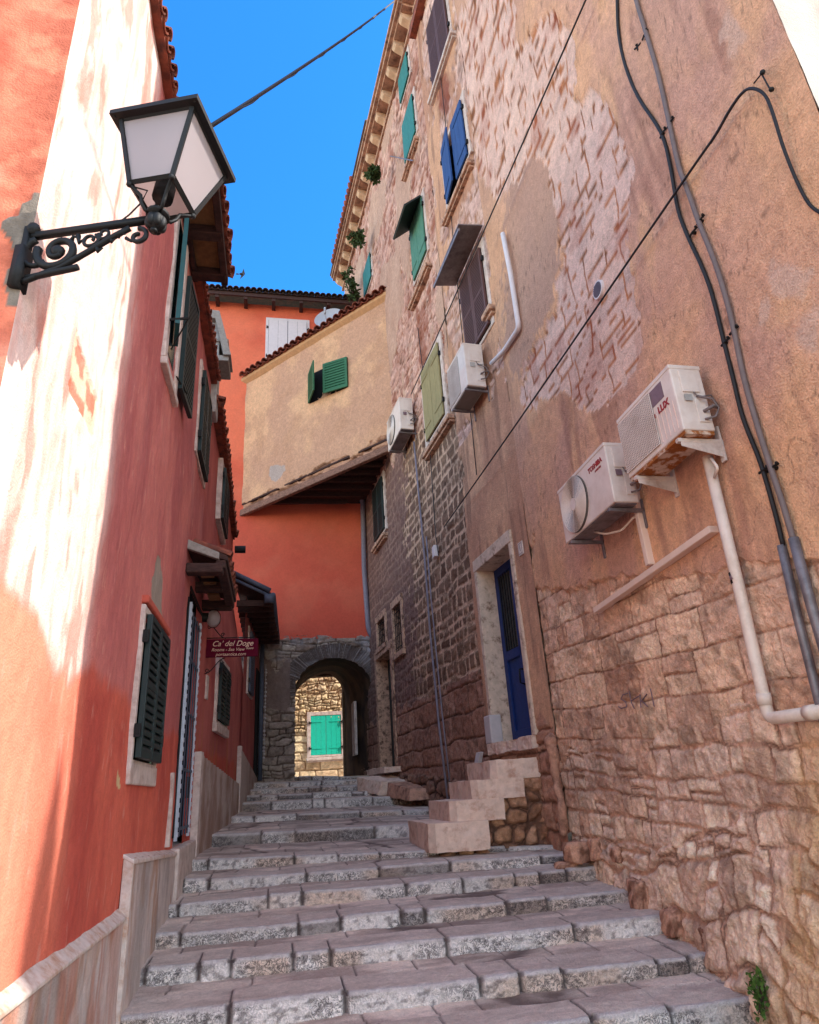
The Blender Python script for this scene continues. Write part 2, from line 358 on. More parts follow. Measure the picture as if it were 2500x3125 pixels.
def fnA(T, Z, X, Y, U, V):
    jx = (fbm(T*7, Z*7, 4, 1)-.5)*38; jy = (fbm(T*7, Z*7, 4, 2)-.5)*38
    up = inpoly(U+jx*.8, V+jy*.8, PU)
    lowb = bound(U, [(960, 1150), (1015, 1225), (1125, 1238), (1210, 1242), (1300, 1212), (1420, 1215), (1500, 1205), (1560, 1186), (1650, 1178), (1760, 1175)])
    low = (V+jy*.7 > lowb)
    low |= (U < 1128+jx*.5) & (V > 1105+jy) & (U > 1075) & (T > 4.5) & (fbm(T*6, Z*5, 3, 88) > .56)
    # smooth plaster
    c = plaster_tone(T, Z, U, V)
    far = ss(1180, 1010, U); c = mix(c, col((196, 152, 124), T.shape)*(.85+.3*fbm(T*6, Z*3, 4, 12))[..., None], far*.75)
    grey = inpoly(U+jx, V+jy, [(1085, 345), (1150, 335), (1172, 430), (1182, 560), (1160, 660), (1110, 770), (1080, 800), (1065, 600), (1070, 430)])
    c = np.where(grey[..., None], mix(c, col((178, 140, 122), T.shape), np.full(T.shape, .8)), c)
    for (u, v, ru, rv) in ((1668, 590, 42, 34), (1545, 70, 22, 50), (1715, 690, 26, 45), (1620, 660, 12, 30)):
        k = ss(1.25, .75, np.hypot((U+jx*1.5-u)/ru, (V+jy*1.5-v)/rv)); c = mix(c, col((206, 170, 150), T.shape), k*.75)
    k = ss(.5, .72, fbm(T*1.3, Z*1.0, 5, 77))*ss(500, 100, V)*ss(1550, 1250, U); c = mix(c, col((140, 108, 98), T.shape), k*.6)
    crack = np.abs(fbm(T*1.4, Z*1.4, 5, 66)-.5) < .0035; c = np.where(crack[..., None], c*.6, c)
    disp = .03+(fbm(T*1.2, Z*1.2, 4, 51)-.5)*.05+(fbm(T*9, Z*9, 4, 52)-.5)*.008
    # exposed slabby rubble of the upper patch
    du, cu, mu = stones(T, Z+.12*T, 5, (.17, .34), (.5, 1.3), (222, 184, 168), (206, 164, 146), (178, 112, 72), amp=.004, joint=.016, warp=.11, split=.3, rough=.003); cu = mix(cu, col((226, 190, 174), T.shape), mu*.55)
    rust = ss(.62, .7, fbm(T*2.2, Z*2.2, 4, 93)); cu = mix(cu, col((150, 72, 44), T.shape), rust*.7*(1-.6*mu))
    # ashlar and rubble at the foot
    d1, c1, m1 = stones(T, Z-.06*T, 8, (.28, .44), (.45, 1.0), (234, 196, 168), (212, 166, 138), (184, 138, 112), amp=.010, joint=.010, warp=.045, split=.15, rough=.022)
    d2, c2, m2 = stones(T, Z-.05*T, 21, (.19, .34), (.26, .62), (242, 210, 186), (220, 178, 152), (208, 164, 138), amp=.018, joint=.018, warp=.08, split=.15, rough=.024)
    d3, c3, m3 = stones(T, Z+.14*np.sin(T*1.7), 33, (.14, .38), (.16, .62), (242, 212, 190), (218, 176, 150), (206, 162, 136), amp=.028, joint=.022, rough=.034, warp=.16, split=.25)
    nb = (fbm(T*1.5, Z*1.5, 3, 61)-.5)*.7
    w2 = (Z+nb+.06*(T-2) < 1.95); w3 = (Z+nb*1.2 < 1.02)
    dl = np.where(w3, d3, np.where(w2, d2, d1)); cl = np.where(w3[..., None], c3, np.where(w2[..., None], c2, c1))
    yel = ss(1640, 1725, U+jx*2)*ss(1450, 1600, V); cl = mix(cl, col((222, 172, 110), T.shape)*(.8+.4*fbm(T*9, Z*9, 3, 3))[..., None], yel*.45)
    gr = ss(.55, .72, fbm(T*1.8, Z*1.8, 4, 71)); cl = mix(cl, col((128, 92, 76), T.shape), gr*.4)
    disp = np.where(up, du+.004, np.where(low, dl-.01, disp)); c = np.where(up[..., None], cu, np.where(low[..., None], cl, c))
    edge = 0
    bat = .24*np.clip((6.6-Y)/1.4, 0, 1)*np.clip((1.35-Z)/1.25, 0, 1)
    return disp+bat, c
A = thing('plastered_house', 'tall ochre plastered house with bare stone patches and a navy door', 'house', (3.5, 5.5, 0))
RAH = []
wall('wall', RA, np.linspace(0, RA.L, 540), zrange(-.1, 19.5, .0105, 3.0, .011), fnA, parent=A)
def door_hole(pl, quad):
    t = [pl.P(*q) for q in quad]; return min(a[0] for a in t), max(a[0] for a in t), min(a[1] for a in t), max(a[1] for a in t)
BD = (.60, 1.98, 2.20, 4.96)
def fnB1(T, Z, X, Y, U, V):     # upper part of the plastered house beyond the bend
    jx = (fbm(T*7, Z*7, 4, 1)-.5)*38; jy = (fbm(T*7, Z*7, 4, 2)-.5)*38
    c = mix(col((206, 158, 126), T.shape), col((184, 136, 110), T.shape), ss(.35, .65, fbm(T, Z*.6, 4, 14)))*(.84+.32*fbm(T*12, Z*8, 4, 12))[..., None]
    st = fbm(T*7, Z*.8, 4, 15); c = mix(c, col((120, 88, 76), T.shape), ss(.55, .75, st)*.5)
    disp = .03+(fbm(T*1.2, Z*1.2, 4, 51)-.5)*.04+(fbm(T*9, Z*9, 4, 52)-.5)*.008
    du, cu, mu = stones(T, Z+.1*T, 5, (.12, .26), (.5, 1.2), (214, 178, 164), (190, 150, 136), (166, 120, 92), amp=.012, joint=.012, warp=.09, split=.3, rough=.02)
    up = inpoly(U+jx*.6, V+jy*.6, PU) | ((fbm(T*1.6, Z*1.2, 4, 91) > .57) & (Z > 7.5))
    rs = ss(.5, .4, np.hypot((U-930)/28, (V-185)/60)); 
    disp = np.where(up, du, disp); c = np.where(up[..., None], cu, c)
    c = mix(c, col((128, 60, 44), T.shape), ss(1, .6, np.hypot((U+jx*.4-938)/16, (V+jy*.4-195)/55))*.8)
    dl, cl, ml = stones(T, Z, 18, (.22, .42), (.6, 1.5), (196, 150, 126), (160, 112, 92), (128, 90, 74), amp=.03, joint=.016, warp=.07, split=.2, rough=.02)
    low = (Z+(fbm(T*3, Z*3, 3, 19)-.5)*.6 < 2.3)
    dk = (U < 978+jx*.4) & (V > 960+jy) 
    d4, c4, m4 = stones(T, Z, 44, (.17, .34), (.24, .62), (104, 78, 64), (142, 110, 90), (206, 170, 144), amp=.014, joint=.034, warp=.09, rough=.02)
    disp = np.where(low, dl, np.where(dk, d4, disp)); c = np.where(low[..., None], cl, np.where(dk[..., None], c4, c))
    return disp, c
wall('wall', RB, np.arange(-.01, 2.301, .0165), zrange(.3, 19.5, .02, 5, .008), fnB1, parent=A, holes=[BD])
def fnF(T, Z, X, Y, U, V):
    c = mix(col((206, 192, 178), T.shape), col((176, 150, 132), T.shape), ss(.4, .7, fbm(T*1.5, Z*.8, 5, 5))*.8)
    return (fbm(T*2, Z*2, 4, 6)-.5)*.03, c
wall('wall', RF, np.linspace(0, 7.5, 120), np.linspace(-.3, 19.5, 300), fnF, 'plaster', parent=A)
r = MB(); r.prism([(3.3, 2.3, 19.5), (3.25, 8.5, 19.5), (3.1, 10.8, 19.5), (11, 10.8, 19.5), (11, 2.3, 19.5)], (0, 0, .25)); ob('roof', r, 'tile', A)
r = MB(); r.bb(10.8, 11, 2.47, 10.5, 0, 19.5); ob('wall', r, 'frame', A)
# plaster jamb and the old mortar column where the wall turns
# ------------------------------------------------------------------ stone house
def fnB2(T, Z, X, Y, U, V):
    jx = (fbm(T*4, Z*4, 4, 1)-.5); jz = (fbm(T*3, Z*3, 4, 2)-.5)
    du, cu, mu = stones(T, Z+.05*T, 52, (.10, .24), (.3, 1.1), (218, 178, 162), (184, 138, 122), (158, 106, 82), amp=.022, joint=.013, warp=.13, split=.35, rough=.03)
    rem = fbm(T*.9, Z*.6, 5, 53) > .53
    cp = mix(col((202, 166, 144), T.shape), col((176, 138, 118), T.shape), fbm(T*3, Z*1.2, 4, 54))*(.8+.4*fbm(T*15, Z*10, 4, 55))[..., None]
    dp = .04+(fbm(T*8, Z*6, 4, 56)-.5)*.03
    cu = mix(cu, col((140, 76, 54), T.shape), ss(.58, .7, fbm(T*2.5, Z*1.6, 4, 57))*.65)
    d = np.where(rem, dp, du); c = np.where(rem[..., None], cp, cu)
    d4, c4, m4 = stones(T, Z, 44, (.17, .34), (.24, .62), (104, 78, 64), (142, 110, 90), (206, 170, 144), amp=.014, joint=.034, warp=.09, rough=.022)
    k = T > 6.0+jx*2; c4 = np.where(k[..., None], mix(c4, col((118, 88, 82), T.shape)*(.7+.6*fbm(T*20, Z*20, 3, 9))[..., None], np.full(T.shape, .75)), c4)
    mid = Z < 9.2+jz*1.6+.12*(T-3)
    d = np.where(mid, d4, d); c = np.where(mid[..., None], c4, c)
    d5, c5, m5 = stones(T, Z-.0*T, 58, (.30, .44), (.5, 1.1), (176, 132, 112), (140, 102, 88), (98, 70, 60), amp=.025, joint=.012, warp=.05, rough=.024)
    d6, c6, m6 = stones(T, Z, 59, 0, 0, (160, 122, 104), (124, 92, 80), (84, 62, 54), amp=.05, joint=.02, rough=.03, kind='w', cell=.24)
    lo = Z < 3.35+jz*.5; d = np.where(lo, d5, d); c = np.where(lo[..., None], c5, c)
    fl = Z < 1.62+jz*.3+.06*(T-2); d = np.where(fl, d6+.03, d); c = np.where(fl[..., None], c6, c)
    return d, c
BH = thing('stone_house', 'tall weathered stone house with green shutters and bracketed cornice beyond the navy door', 'house', (3, 14, 0))
D2 = (8.2, 9.75, 2.15, 4.9); GW1 = (6.95, 7.75, 4.65, 5.8); GW2 = (8.6, 9.5, 5.15, 5.85)
zt0 = lambda t: 20.9
wall('wall', RB, np.arange(2.29, 12.75, .026), zrange(.5, 20.9, .022, 6, .006), fnB2, parent=BH, holes=[D2, GW1, GW2])
r = MB(); e = RB.W(12.75, 0, 0); r.prism([(e[0], e[1], .5), (10, e[1]+.4, .5), (10, e[1]+.4, 20.9), (e[0], e[1], 20.9)], (0, .05, 0)); ob('wall', r, 'frame', BH)
r = MB(); p0 = RB.W(2.3, 20.9, .3); p1 = RB.W(12.8, 20.9, .3)
r.prism([p0, p1, (10.2, p1[1]+.5, 20.9), (10.2, p0[1], 20.9)], (0, 0, .12)); ob('roof', r, 'tile2', BH)
r = MB(); r.bb(10, 10.2, 10.8, 21.5, 0, 20.9); ob('wall', r, 'frame', BH)
# cornice: a moulded shelf on brackets
def cornice(parent, t0, t1, zb, step, tb0):
    c = MB(); c.pb(RB, t0, t1, zb+.34, zb+.46, 0, .46); c.pb(RB, t0, t1, zb+.46, zb+.56, 0, .52); c.pb(RB, t0, t1, zb+.27, zb+.34, 0, .36)
    c.pb(RB, t0, t1, zb-.12, zb-.02, 0, .10)
    co = ob('cornice', c, 'corn', parent, bevel=.012)
    t = tb0
    while t < t1-.2:
        b = MB(); z1 = zb+.27; pr = [(.03, z1), (.34, z1), (.36, z1-.08), (.30, z1-.18), (.14, z1-.26), (.03, z1-.34)]
        b.prism([RB.W(t-.11, z, o) for o, z in pr], (RB.e[0]*.22, RB.e[1]*.22, 0)); ob('bracket', b, 'corn2', co, bevel=.015); t += step
CZ = 20.35
cornice(BH, 2.3, 12.9, CZ, .72, 2.6)
g = MB(); g.tube([RB.W(6.0, CZ+.64, .5), RB.W(12.9, CZ+.62, .5)], .07, 8); ob('gutter', g, 'tile2', BH, smooth=True)
g = MB()
for k in range(16):
    t = 8.2+k*.26; g.tube([RB.W(t, CZ+.6, .62), RB.W(t, CZ+.95, -.3)], .1, 8)
ob('tile_row', g, 'tile', BH, smooth=True)
cornice(A, -1.0, 2.3, CZ+.1, .72, -.6)
# ------------------------------------------------------------------ windows
def planks(mb, fr, w, h, th, n, gap=.006):
    """fr(a, z, o) gives a point; planks across the width"""
    for i in range(n):
        a0 = w*i/n+gap/2; a1 = w*(i+1)/n-gap/2
        mb.prism([fr(a0, 0, 0), fr(a1, 0, 0), fr(a1, h, 0), fr(a0, h, 0)], np.array(fr(0, 0, th))-np.array(fr(0, 0, 0)))
def louvers(mb, fr, w, h, th, pitch=.05, bar=.05, mid=True):
    o = lambda q: np.array(fr(*q), float)
    def bx(a0, a1, z0, z1, o0, o1): mb.prism([fr(a0, z0, o0), fr(a1, z0, o0), fr(a1, z1, o0), fr(a0, z1, o0)], o((0, 0, o1))-o((0, 0, o0)))
    bx(0, bar, 0, h, 0, th); bx(w-bar, w, 0, h, 0, th); bx(bar, w-bar, 0, bar, 0, th); bx(bar, w-bar, h-bar, h, 0, th)
    if mid: bx(bar, w-bar, h*.5-bar*.5, h*.5+bar*.5, 0, th)
    z = bar
    while z < h-bar-pitch*.5:
        mb.prism([fr(bar, z, th*.1), fr(bar, z+pitch*1.05, th*.1), fr(bar, z+pitch*.35, th*.95), fr(bar, z-.012, th*.95)][::-1], o((w-bar, 0, 0))-o((bar, 0, 0))); z += pitch
def leaf_frame(pl, t, z, off, ang=0, hinge='l'):
    """local frame of a shutter leaf; ang opens it away from the wall about its hinge (degrees)"""
    sg = 1 if hinge == 'l' else -1
    e = np.array([pl.e[0], pl.e[1], 0])*sg; n = np.array([pl.n[0], pl.n[1], 0]); a = math.radians(ang)
    d = e*math.cos(a)+n*math.sin(a); q = n*math.cos(a)-e*math.sin(a); p = np.array(pl.W(t, z, off))
    return lambda x, zz, o: tuple(p+d*x+q*o+np.array([0, 0, zz]))
def hinges(mb, pl, t, z0, z1, off, sg):
    for z in (z0+.18*(z1-z0), z0+.82*(z1-z0)):
        mb.pb(pl, t-.05, t+.05, z-.02, z+.02, off, off+.03); mb.pb(pl, t+sg*.05-.015, t+sg*.05+.015, z-.05, z+.05, off, off+.045)
def window(parent, pl, t0, t1, z0, z1, m, kind='planks', frame='frame', fw=.12, sill=None, ang=(0, 0), leaves=2, off=.05, nm='window', sillm='sill', back=True, pitch=.05, lintel=True, proud=.055, np_=3, sd=.16, hz=True):
    f = MB()
    f.pb(pl, t0-fw, t0, z0-fw*.5, z1+fw, -.05, proud); f.pb(pl, t1, t1+fw, z0-fw*.5, z1+fw, -.05, proud)
    if lintel: f.pb(pl, t0, t1, z1, z1+fw, -.05, proud-.003)
    f.pb(pl, t0, t1, z0-fw*.5, z0, -.05, proud-.003)
    w = ob(nm, f, frame, parent, bevel=.008)
    if back:
        b = MB(); b.pb(pl, t0, t1, z0, z1, -.02, proud-.02); ob('pane', b, 'darkg', w)
    wd = (t1-t0)/leaves
    for k in range(leaves):
        h = 'l' if k == 0 else 'r'; tt = t0 if k == 0 else t1
        fr = leaf_frame(pl, tt+(.006 if k == 0 else -.006), z0+.01, off+.012, ang[k], h); mb = MB()
        if kind == 'planks': planks(mb, fr, wd-.012, z1-z0-.02, .035, np_)
        else: louvers(mb, fr, wd-.012, z1-z0-.02, .045, pitch)
        s_ = ob('shutter', mb, m, w, bevel=.004)
        if kind == 'planks' and hz:
            hb = MB()
            for zz in (.15, .82):
                q = (z1-z0)*zz; hb.prism([fr(0, q, .036), fr(wd*.75, q, .036), fr(wd*.75, q+.035, .036), fr(0, q+.035, .036)], np.array(fr(0, 0, .046))-np.array(fr(0, 0, .036)))
            ob('strap', hb, m, s_)
        for zq in (z0+.18*(z1-z0), z0+.82*(z1-z0)):
            sgk = -1 if k == 0 else 1; hg = MB(); hg.pb(pl, tt-.07 if sgk < 0 else tt-.03, tt+.03 if sgk < 0 else tt+.07, zq-.02, zq+.02, proud, proud+.03); hg.pb(pl, tt+sgk*.05-.015, tt+sgk*.05+.015, zq-.05, zq+.05, proud-.002, proud+.045); ob('hinge', hg, 'iron', s_)
    if sill:
        s = MB(); s.pb(pl, sill[0], sill[1], sill[2]-.10, sill[2], -.05, sd); s.pb(pl, sill[0]+.04, sill[1]-.04, sill[2]-.15, sill[2]-.10, -.05, sd-.05)
        ob('sill', s, sillm, w, bevel=.015)
    return w
window(A, RB, .35, 1.5, 16.35, 18.4, 'brown', 'louvers', sill=(.1, 1.75, 16.2), sillm='frame', np_=2)
window(A, RB, .22, 1.45, 12.72, 14.25, 'blue', 'planks', sill=(.1, 1.68, 12.45), ang=(0, 8), np_=3)
wv = window(A, RB, .22, 1.27, 8.75, 10.42, 'brown', 'louvers', sill=(.0, .35, 8.98), pitch=.06)
cn = MB(); cn.prism([RB.W(.08, 10.78, .03), RB.W(1.55, 10.70, .03), RB.W(1.55, 10.62, .5), RB.W(.08, 10.70, .5)], (0, 0, .025)); cn.pb(RB, .08, 1.55, 10.56, 10.63, .48, .51); ob('canopy', cn, 'gpipe', wv)
window(BH, RB, 3.05, 3.9, 19.05, 20.0, 'teal', 'planks', leaves=1, np_=3, hz=False)
window(BH, RB, 2.92, 3.9, 16.75, 18.15, 'teal', 'planks', sill=(2.8, 4.1, 16.45), leaves=1, np_=2, hz=False)
wg = window(BH, RB, 2.92, 3.95, 12.9, 14.6, 'teal2', 'planks', sill=(2.8, 4.35, 12.45), leaves=2, np_=2)
fl = MB(); fl.prism([RB.W(2.9, 14.55, .08), RB.W(3.98, 14.55, .08), RB.W(3.98, 14.15, .5), RB.W(2.9, 14.15, .5)], (RB.n[0]*.03, RB.n[1]*.03, .03)); ob('flap', fl, 'dgreen', wg)
window(BH, RB, 8.1, 9.15, 16.75, 17.75, 'teal', 'planks', leaves=1, np_=3, hz=False)
window(BH, RB, 2.75, 3.95, 8.5, 10.25, 'olive', 'planks', sill=(2.35, 4.15, 8.28), np_=2, fw=.16)
window(BH, RB, 8.0, 9.15, 8.1, 9.65, 'dgreen', 'louvers', sill=(7.9, 9.35, 7.95))
def hole_room(parent, pl, h, depth, m='dark', nm='recess'):
    t0, t1, z0, z1 = h; b = MB(); e = .02
    b.pb(pl, t0-.1, t1+.1, z0-.1, z1+.1, -depth-.05, -depth); return ob(nm, b, m, parent)
def reveal(parent, pl, h, depth, m, nm='reveal', proud=.05, w=.16, top=True, lw=.18):
    t0, t1, z0, z1 = h; b = MB()
    b.pb(pl, t0-w, t0+.012, z0, z1, -depth, proud); b.pb(pl, t1-.012, t1+w, z0, z1, -depth, proud)
    if top: b.pb(pl, t0-w, t1+w, z1, z1+lw, -depth, proud+.01)
    return ob(nm, b, m, parent, bevel=.012)
for h in (GW1, GW2):
    fo = reveal(BH, RB, h, .22, 'sill', 'window', w=.12); p = MB(); p.pb(RB, h[0], h[1], h[2], h[3], -.2, -.17); ob('pane', p, 'darkg', fo)
    p = MB(); p.pb(RB, h[0]-.12, h[1]+.12, h[2]-.12, h[2], -.2, .09); ob('sill', p, 'sill', fo)
    p = MB()
    for k in range(5): t = h[0]+(k+.5)*(h[1]-h[0])/5; p.tube([RB.W(t, h[2], .0), RB.W(t, h[3], .0)], .009, 6)
    for k in range(4): z = h[2]+(k+.5)*(h[3]-h[2])/4; p.tube([RB.W(h[0], z, .0), RB.W(h[1], z, .0)], .009, 6)
    ob('bars', p, 'iron', fo)
fo = reveal(BH, RB, D2, .35, 'sill', 'doorway', w=.2, lw=.22); p = MB(); p.pb(RB, D2[0], D2[1], D2[2], D2[3], -.34, -.28); dd = ob('door', p, 'dgreen', fo)
p = MB(); p.pb(RB, D2[0]+.02, D2[0]+.7, 4.2, 4.28, -.28, -.2); ob('rail', p, 'dgreen', dd)
# the far doorstep of rough slabs
p = MB(); p.pb(RB, 7.75, 9.7, 2.0, 2.13, -.1, .42); ds = roughen(ob('doorstep', p, 'slab', BH), .02, .04, 3)
p = MB(); p.prism([RB.W(7.2, 1.55, .7), RB.W(8.3, 1.66, .95), RB.W(8.3, 1.95, .95), RB.W(7.2, 1.80, .62)], (RB.n[0]*-.9, RB.n[1]*-.9, 0)); roughen(ob('doorstep', p, 'slab', BH), .025, .04, 5)
p = MB(); p.prism([RB.W(5.6, 1.42, .45), RB.W(7.1, 1.5, .55), RB.W(7.1, 1.78, .5), RB.W(5.7, 1.62, .4)], (RB.n[0]*-.5, RB.n[1]*-.5, 0)); roughen(ob('doorstep', p, 'rock', BH), .025, .04, 5)
# ------------------------------------------------------------------ navy door in its stone recess
M['jamb'] = mat('stained_jamb_stone', (206, 182, 162), .9, var=.2, sc=9, bump=.6, c2=(120, 90, 72), thr=(.52, .66))
dw = reveal(A, RB, BD, .36, 'jamb', 'doorway', w=.10, proud=.06, lw=.2)
p = MB(); t0, t1 = BD[0]+.02, BD[1]-.02; o0 = -.34
p.pb(RB, t0, t1, BD[2], BD[3], o0, o0+.05)
for (a, b, c, d) in ((t0, t0+.12, BD[2], BD[3]), (t1-.12, t1, BD[2], BD[3]), (t0+.12, t1-.12, BD[2], BD[2]+.16), (t0+.12, t1-.12, 3.42, 3.56), (t0+.12, t1-.12, BD[3]-.14, BD[3]), ((t0+t1)/2-.05, (t0+t1)/2+.05, BD[2]+.16, BD[3]-.14)):
    p.pb(RB, a, b, c, d, o0+.05, o0+.085)
dr = ob('door', p, 'navy', dw, bevel=.006)
p = MB()
for k in (0, 1):
    a = t0+.14+k*((t1-t0)/2-.06); b = a+(t1-t0)/2-.2; p.pb(RB, a, b, 3.58, BD[3]-.16, o0+.051, o0+.06)
ob('pane', p, 'darkg', dr)
p = MB()
for k in (0, 1):
    a = t0+.14+k*((t1-t0)/2-.06); b = a+(t1-t0)/2-.2
    for j in range(5): t = a+(j+.5)*(b-a)/5; p.tube([RB.W(t, 3.57, o0+.09), RB.W(t, BD[3]-.15, o0+.09)], .008, 6)
ob('bars', p, 'iron', dr)
p = MB(); p.tube([RB.W(1.27, 3.2, o0+.09), RB.W(1.27, 3.2, o0+.15), RB.W(1.27, 3.0, o0+.16), RB.W(1.27, 2.98, o0+.09)], .014, 8); ob('handle', p, 'iron', dr, smooth=True)
p = MB(); p.pb(RB, BD[0]-.05, BD[1]+.2, 2.04, 2.2, -.45, .10); roughen(ob('threshold', p, 'slab', dw), .025, .04, 5)
p = MB(); p.pb(RB, 1.95, 2.2, 2.2, 2.62, -.1, .10); ob('plinth_block', p, 'marb', dw, bevel=.02)
# steps up to the navy door: long slabs climbing to the right on a rubble base
SS = thing('door_steps', 'short flight of pale stone slabs climbing right to the navy door', 'steps', (2.7, 9.4, .95))
def slabx(x0, x1, z0, z1, y0, sk=.25, y1=10.3):
    b = MB(); b.prism([(x0, y0+.12, z0), (x0+.07, y0+.02, z0), (x1, y0-.03, z0), (x1+.02, y1, z0), (x0+sk*0, y1, z0)], (0, 0, z1-z0)); return b
for (x0, x1, z0, z1, y0) in ((1.86, 2.60, .90, 1.225, 8.80), (2.18, 2.87, 1.205, 1.465, 8.93), (2.50, 3.18, 1.455, 1.69, 8.98), (2.80, 3.48, 1.68, 1.925, 9.04)):
    b = slabx(x0, x1, z0, z1-.004, y0); roughen(ob('step', b, 'slab', SS), .016, .03, int(x0*10), 7)
def fnR(T, Z, X, Y, U, V):
    d3, c3, m3 = stones(T, Z, 73, 0, 0, (196, 150, 120), (150, 104, 78), (118, 84, 68), amp=.06, joint=.02, rough=.03, kind='w', cell=.19); return d3, c3
PR = Plane((1.9, 9.03), (3.6, 9.05), -1)
zt = lambda t: np.interp(t, [0, .67, .68, .94, .95, 1.25, 1.26, 1.6], [.90, .90, 1.21, 1.21, 1.45, 1.45, 1.68, 1.68])
wall('rubble_base', PR, np.arange(.1, 1.7, .014), np.arange(.6, 2.0, .014), fnR, parent=SS, maskfn=lambda t, z: z < zt(t))
p = MB(); p.prism([RB.W(2.28, 1.5, .30), RB.W(2.45, 1.5, .30), RB.W(2.43, 2.1, .12), RB.W(2.27, 2.1, .12)], (RB.n[0]*.05-.03, -.05, 0)); mo = ob('leaning_slab', p, 'marb', None, bevel=.008)
tag(mo, 'thin white marble slab leaning on the stone wall beside the door steps', 'slab')
# rough boulders at the foot of the right wall
def rock(c, r, sc, sd, parent, nm='foundation_boulder'):
    n = 26; th = np.linspace(0, PI, n); ph = np.linspace(0, 2*PI, 2*n); a, b = np.meshgrid(ph, th)
    x = np.sin(b)*np.cos(a); y = np.sin(b)*np.sin(a); z = np.cos(b)
    q = .62/np.maximum(np.maximum(abs(x), abs(y)), abs(z))**.75
    w = q*(1+.25*(fbm(x*1.6+z+9+sd, y*1.6+z*1.3+5, 4, sd)-.5)*2+.10*(fbm(x*6+z*3+20, y*6+z*5+20, 3, sd+1)-.5))*r
    w[:, -1] = w[:, 0]
    V = np.stack([c[0]+x*w*sc[0], c[1]+y*w*sc[1], c[2]+z*w*sc[2]], -1)
    k = np.clip(fbm(x*2+5, y*2+z*2+5, 4, sd+3), 0, 1); cc = mix(col((206, 156, 130), k.shape), col((132, 92, 74), k.shape), ss(.35, .7, k))
    return grid(nm, V, cc, 'wall', parent, flip=True)
for i, (u, v, y, r_, sc) in enumerate(((1205, 1795, 7.9, .22, (1.1, .8, .8)), (1255, 1790, 7.7, .15, (.9, .8, 1.2)), (1310, 1800, 7.2, .12, (1, 1, 1)), (1330, 1885, 6.8, .17, (.8, 1, 1.3)), (1405, 1945, 6.2, .16, (.9, 1, 1.1)), (1500, 1990, 5.7, .2, (1, 1, .9)), (1180, 1830, 8.0, .16, (1.2, .8, .7)), (1560, 2060, 5.35, .13, (1, 1, 1)))):
    p = atY(u, v, y); rock((min(p[0]+.08, 3.5), p[1], p[2]), r_, sc, 200+i, A)
# ================================================================== left side: near red house
def paint(T, Z, X, Y, U, V, sd=0, pale=None):
    jz = (fbm(Y*3, Z*1.2, 5, 3+sd)-.5)*.9
    st = fbm(Y*9, Z*.9, 5, 5+sd); st2 = fbm(Y*26, Z*2.2, 4, 6+sd); bl = fbm(Y*1.3, Z*.8, 4, 7+sd)
    low = mix(col((214, 104, 82), T.shape), col((190, 82, 68), T.shape), ss(.35, .7, fbm(Y*2, Z*1.5, 4, 8+sd)))
    up = mix(col((206, 120, 110), T.shape), col((184, 100, 96), T.shape), ss(.3, .7, fbm(Y*3+st*.8, Z*1.1, 5, 27+sd)))
    up = mix(up, col((212, 132, 118), T.shape), ss(.6, .8, st2)*.25); up = mix(up, col((166, 92, 92), T.shape), ss(.5, .7, bl)*.5)
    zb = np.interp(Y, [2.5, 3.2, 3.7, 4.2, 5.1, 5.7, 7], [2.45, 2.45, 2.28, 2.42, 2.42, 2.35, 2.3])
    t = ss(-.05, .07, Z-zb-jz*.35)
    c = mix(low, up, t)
    if pale is not None:  # lighter colours for the sunlit stretch, standing in for sunlight
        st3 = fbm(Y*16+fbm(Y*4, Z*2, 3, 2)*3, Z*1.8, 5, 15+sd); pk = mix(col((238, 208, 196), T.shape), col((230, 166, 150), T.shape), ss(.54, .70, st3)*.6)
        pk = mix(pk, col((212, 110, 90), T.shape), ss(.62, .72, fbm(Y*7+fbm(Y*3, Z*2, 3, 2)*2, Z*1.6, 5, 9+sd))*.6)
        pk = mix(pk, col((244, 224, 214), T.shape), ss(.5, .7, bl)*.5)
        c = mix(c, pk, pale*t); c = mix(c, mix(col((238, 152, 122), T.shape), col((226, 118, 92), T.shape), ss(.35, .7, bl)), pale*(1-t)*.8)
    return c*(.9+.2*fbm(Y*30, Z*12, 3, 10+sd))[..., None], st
H1 = thing('red_house', 'red plastered house with sunlight tinted into its corner paint and green shutters, nearest on the left', 'house', (-1.1, 5.9, 0))
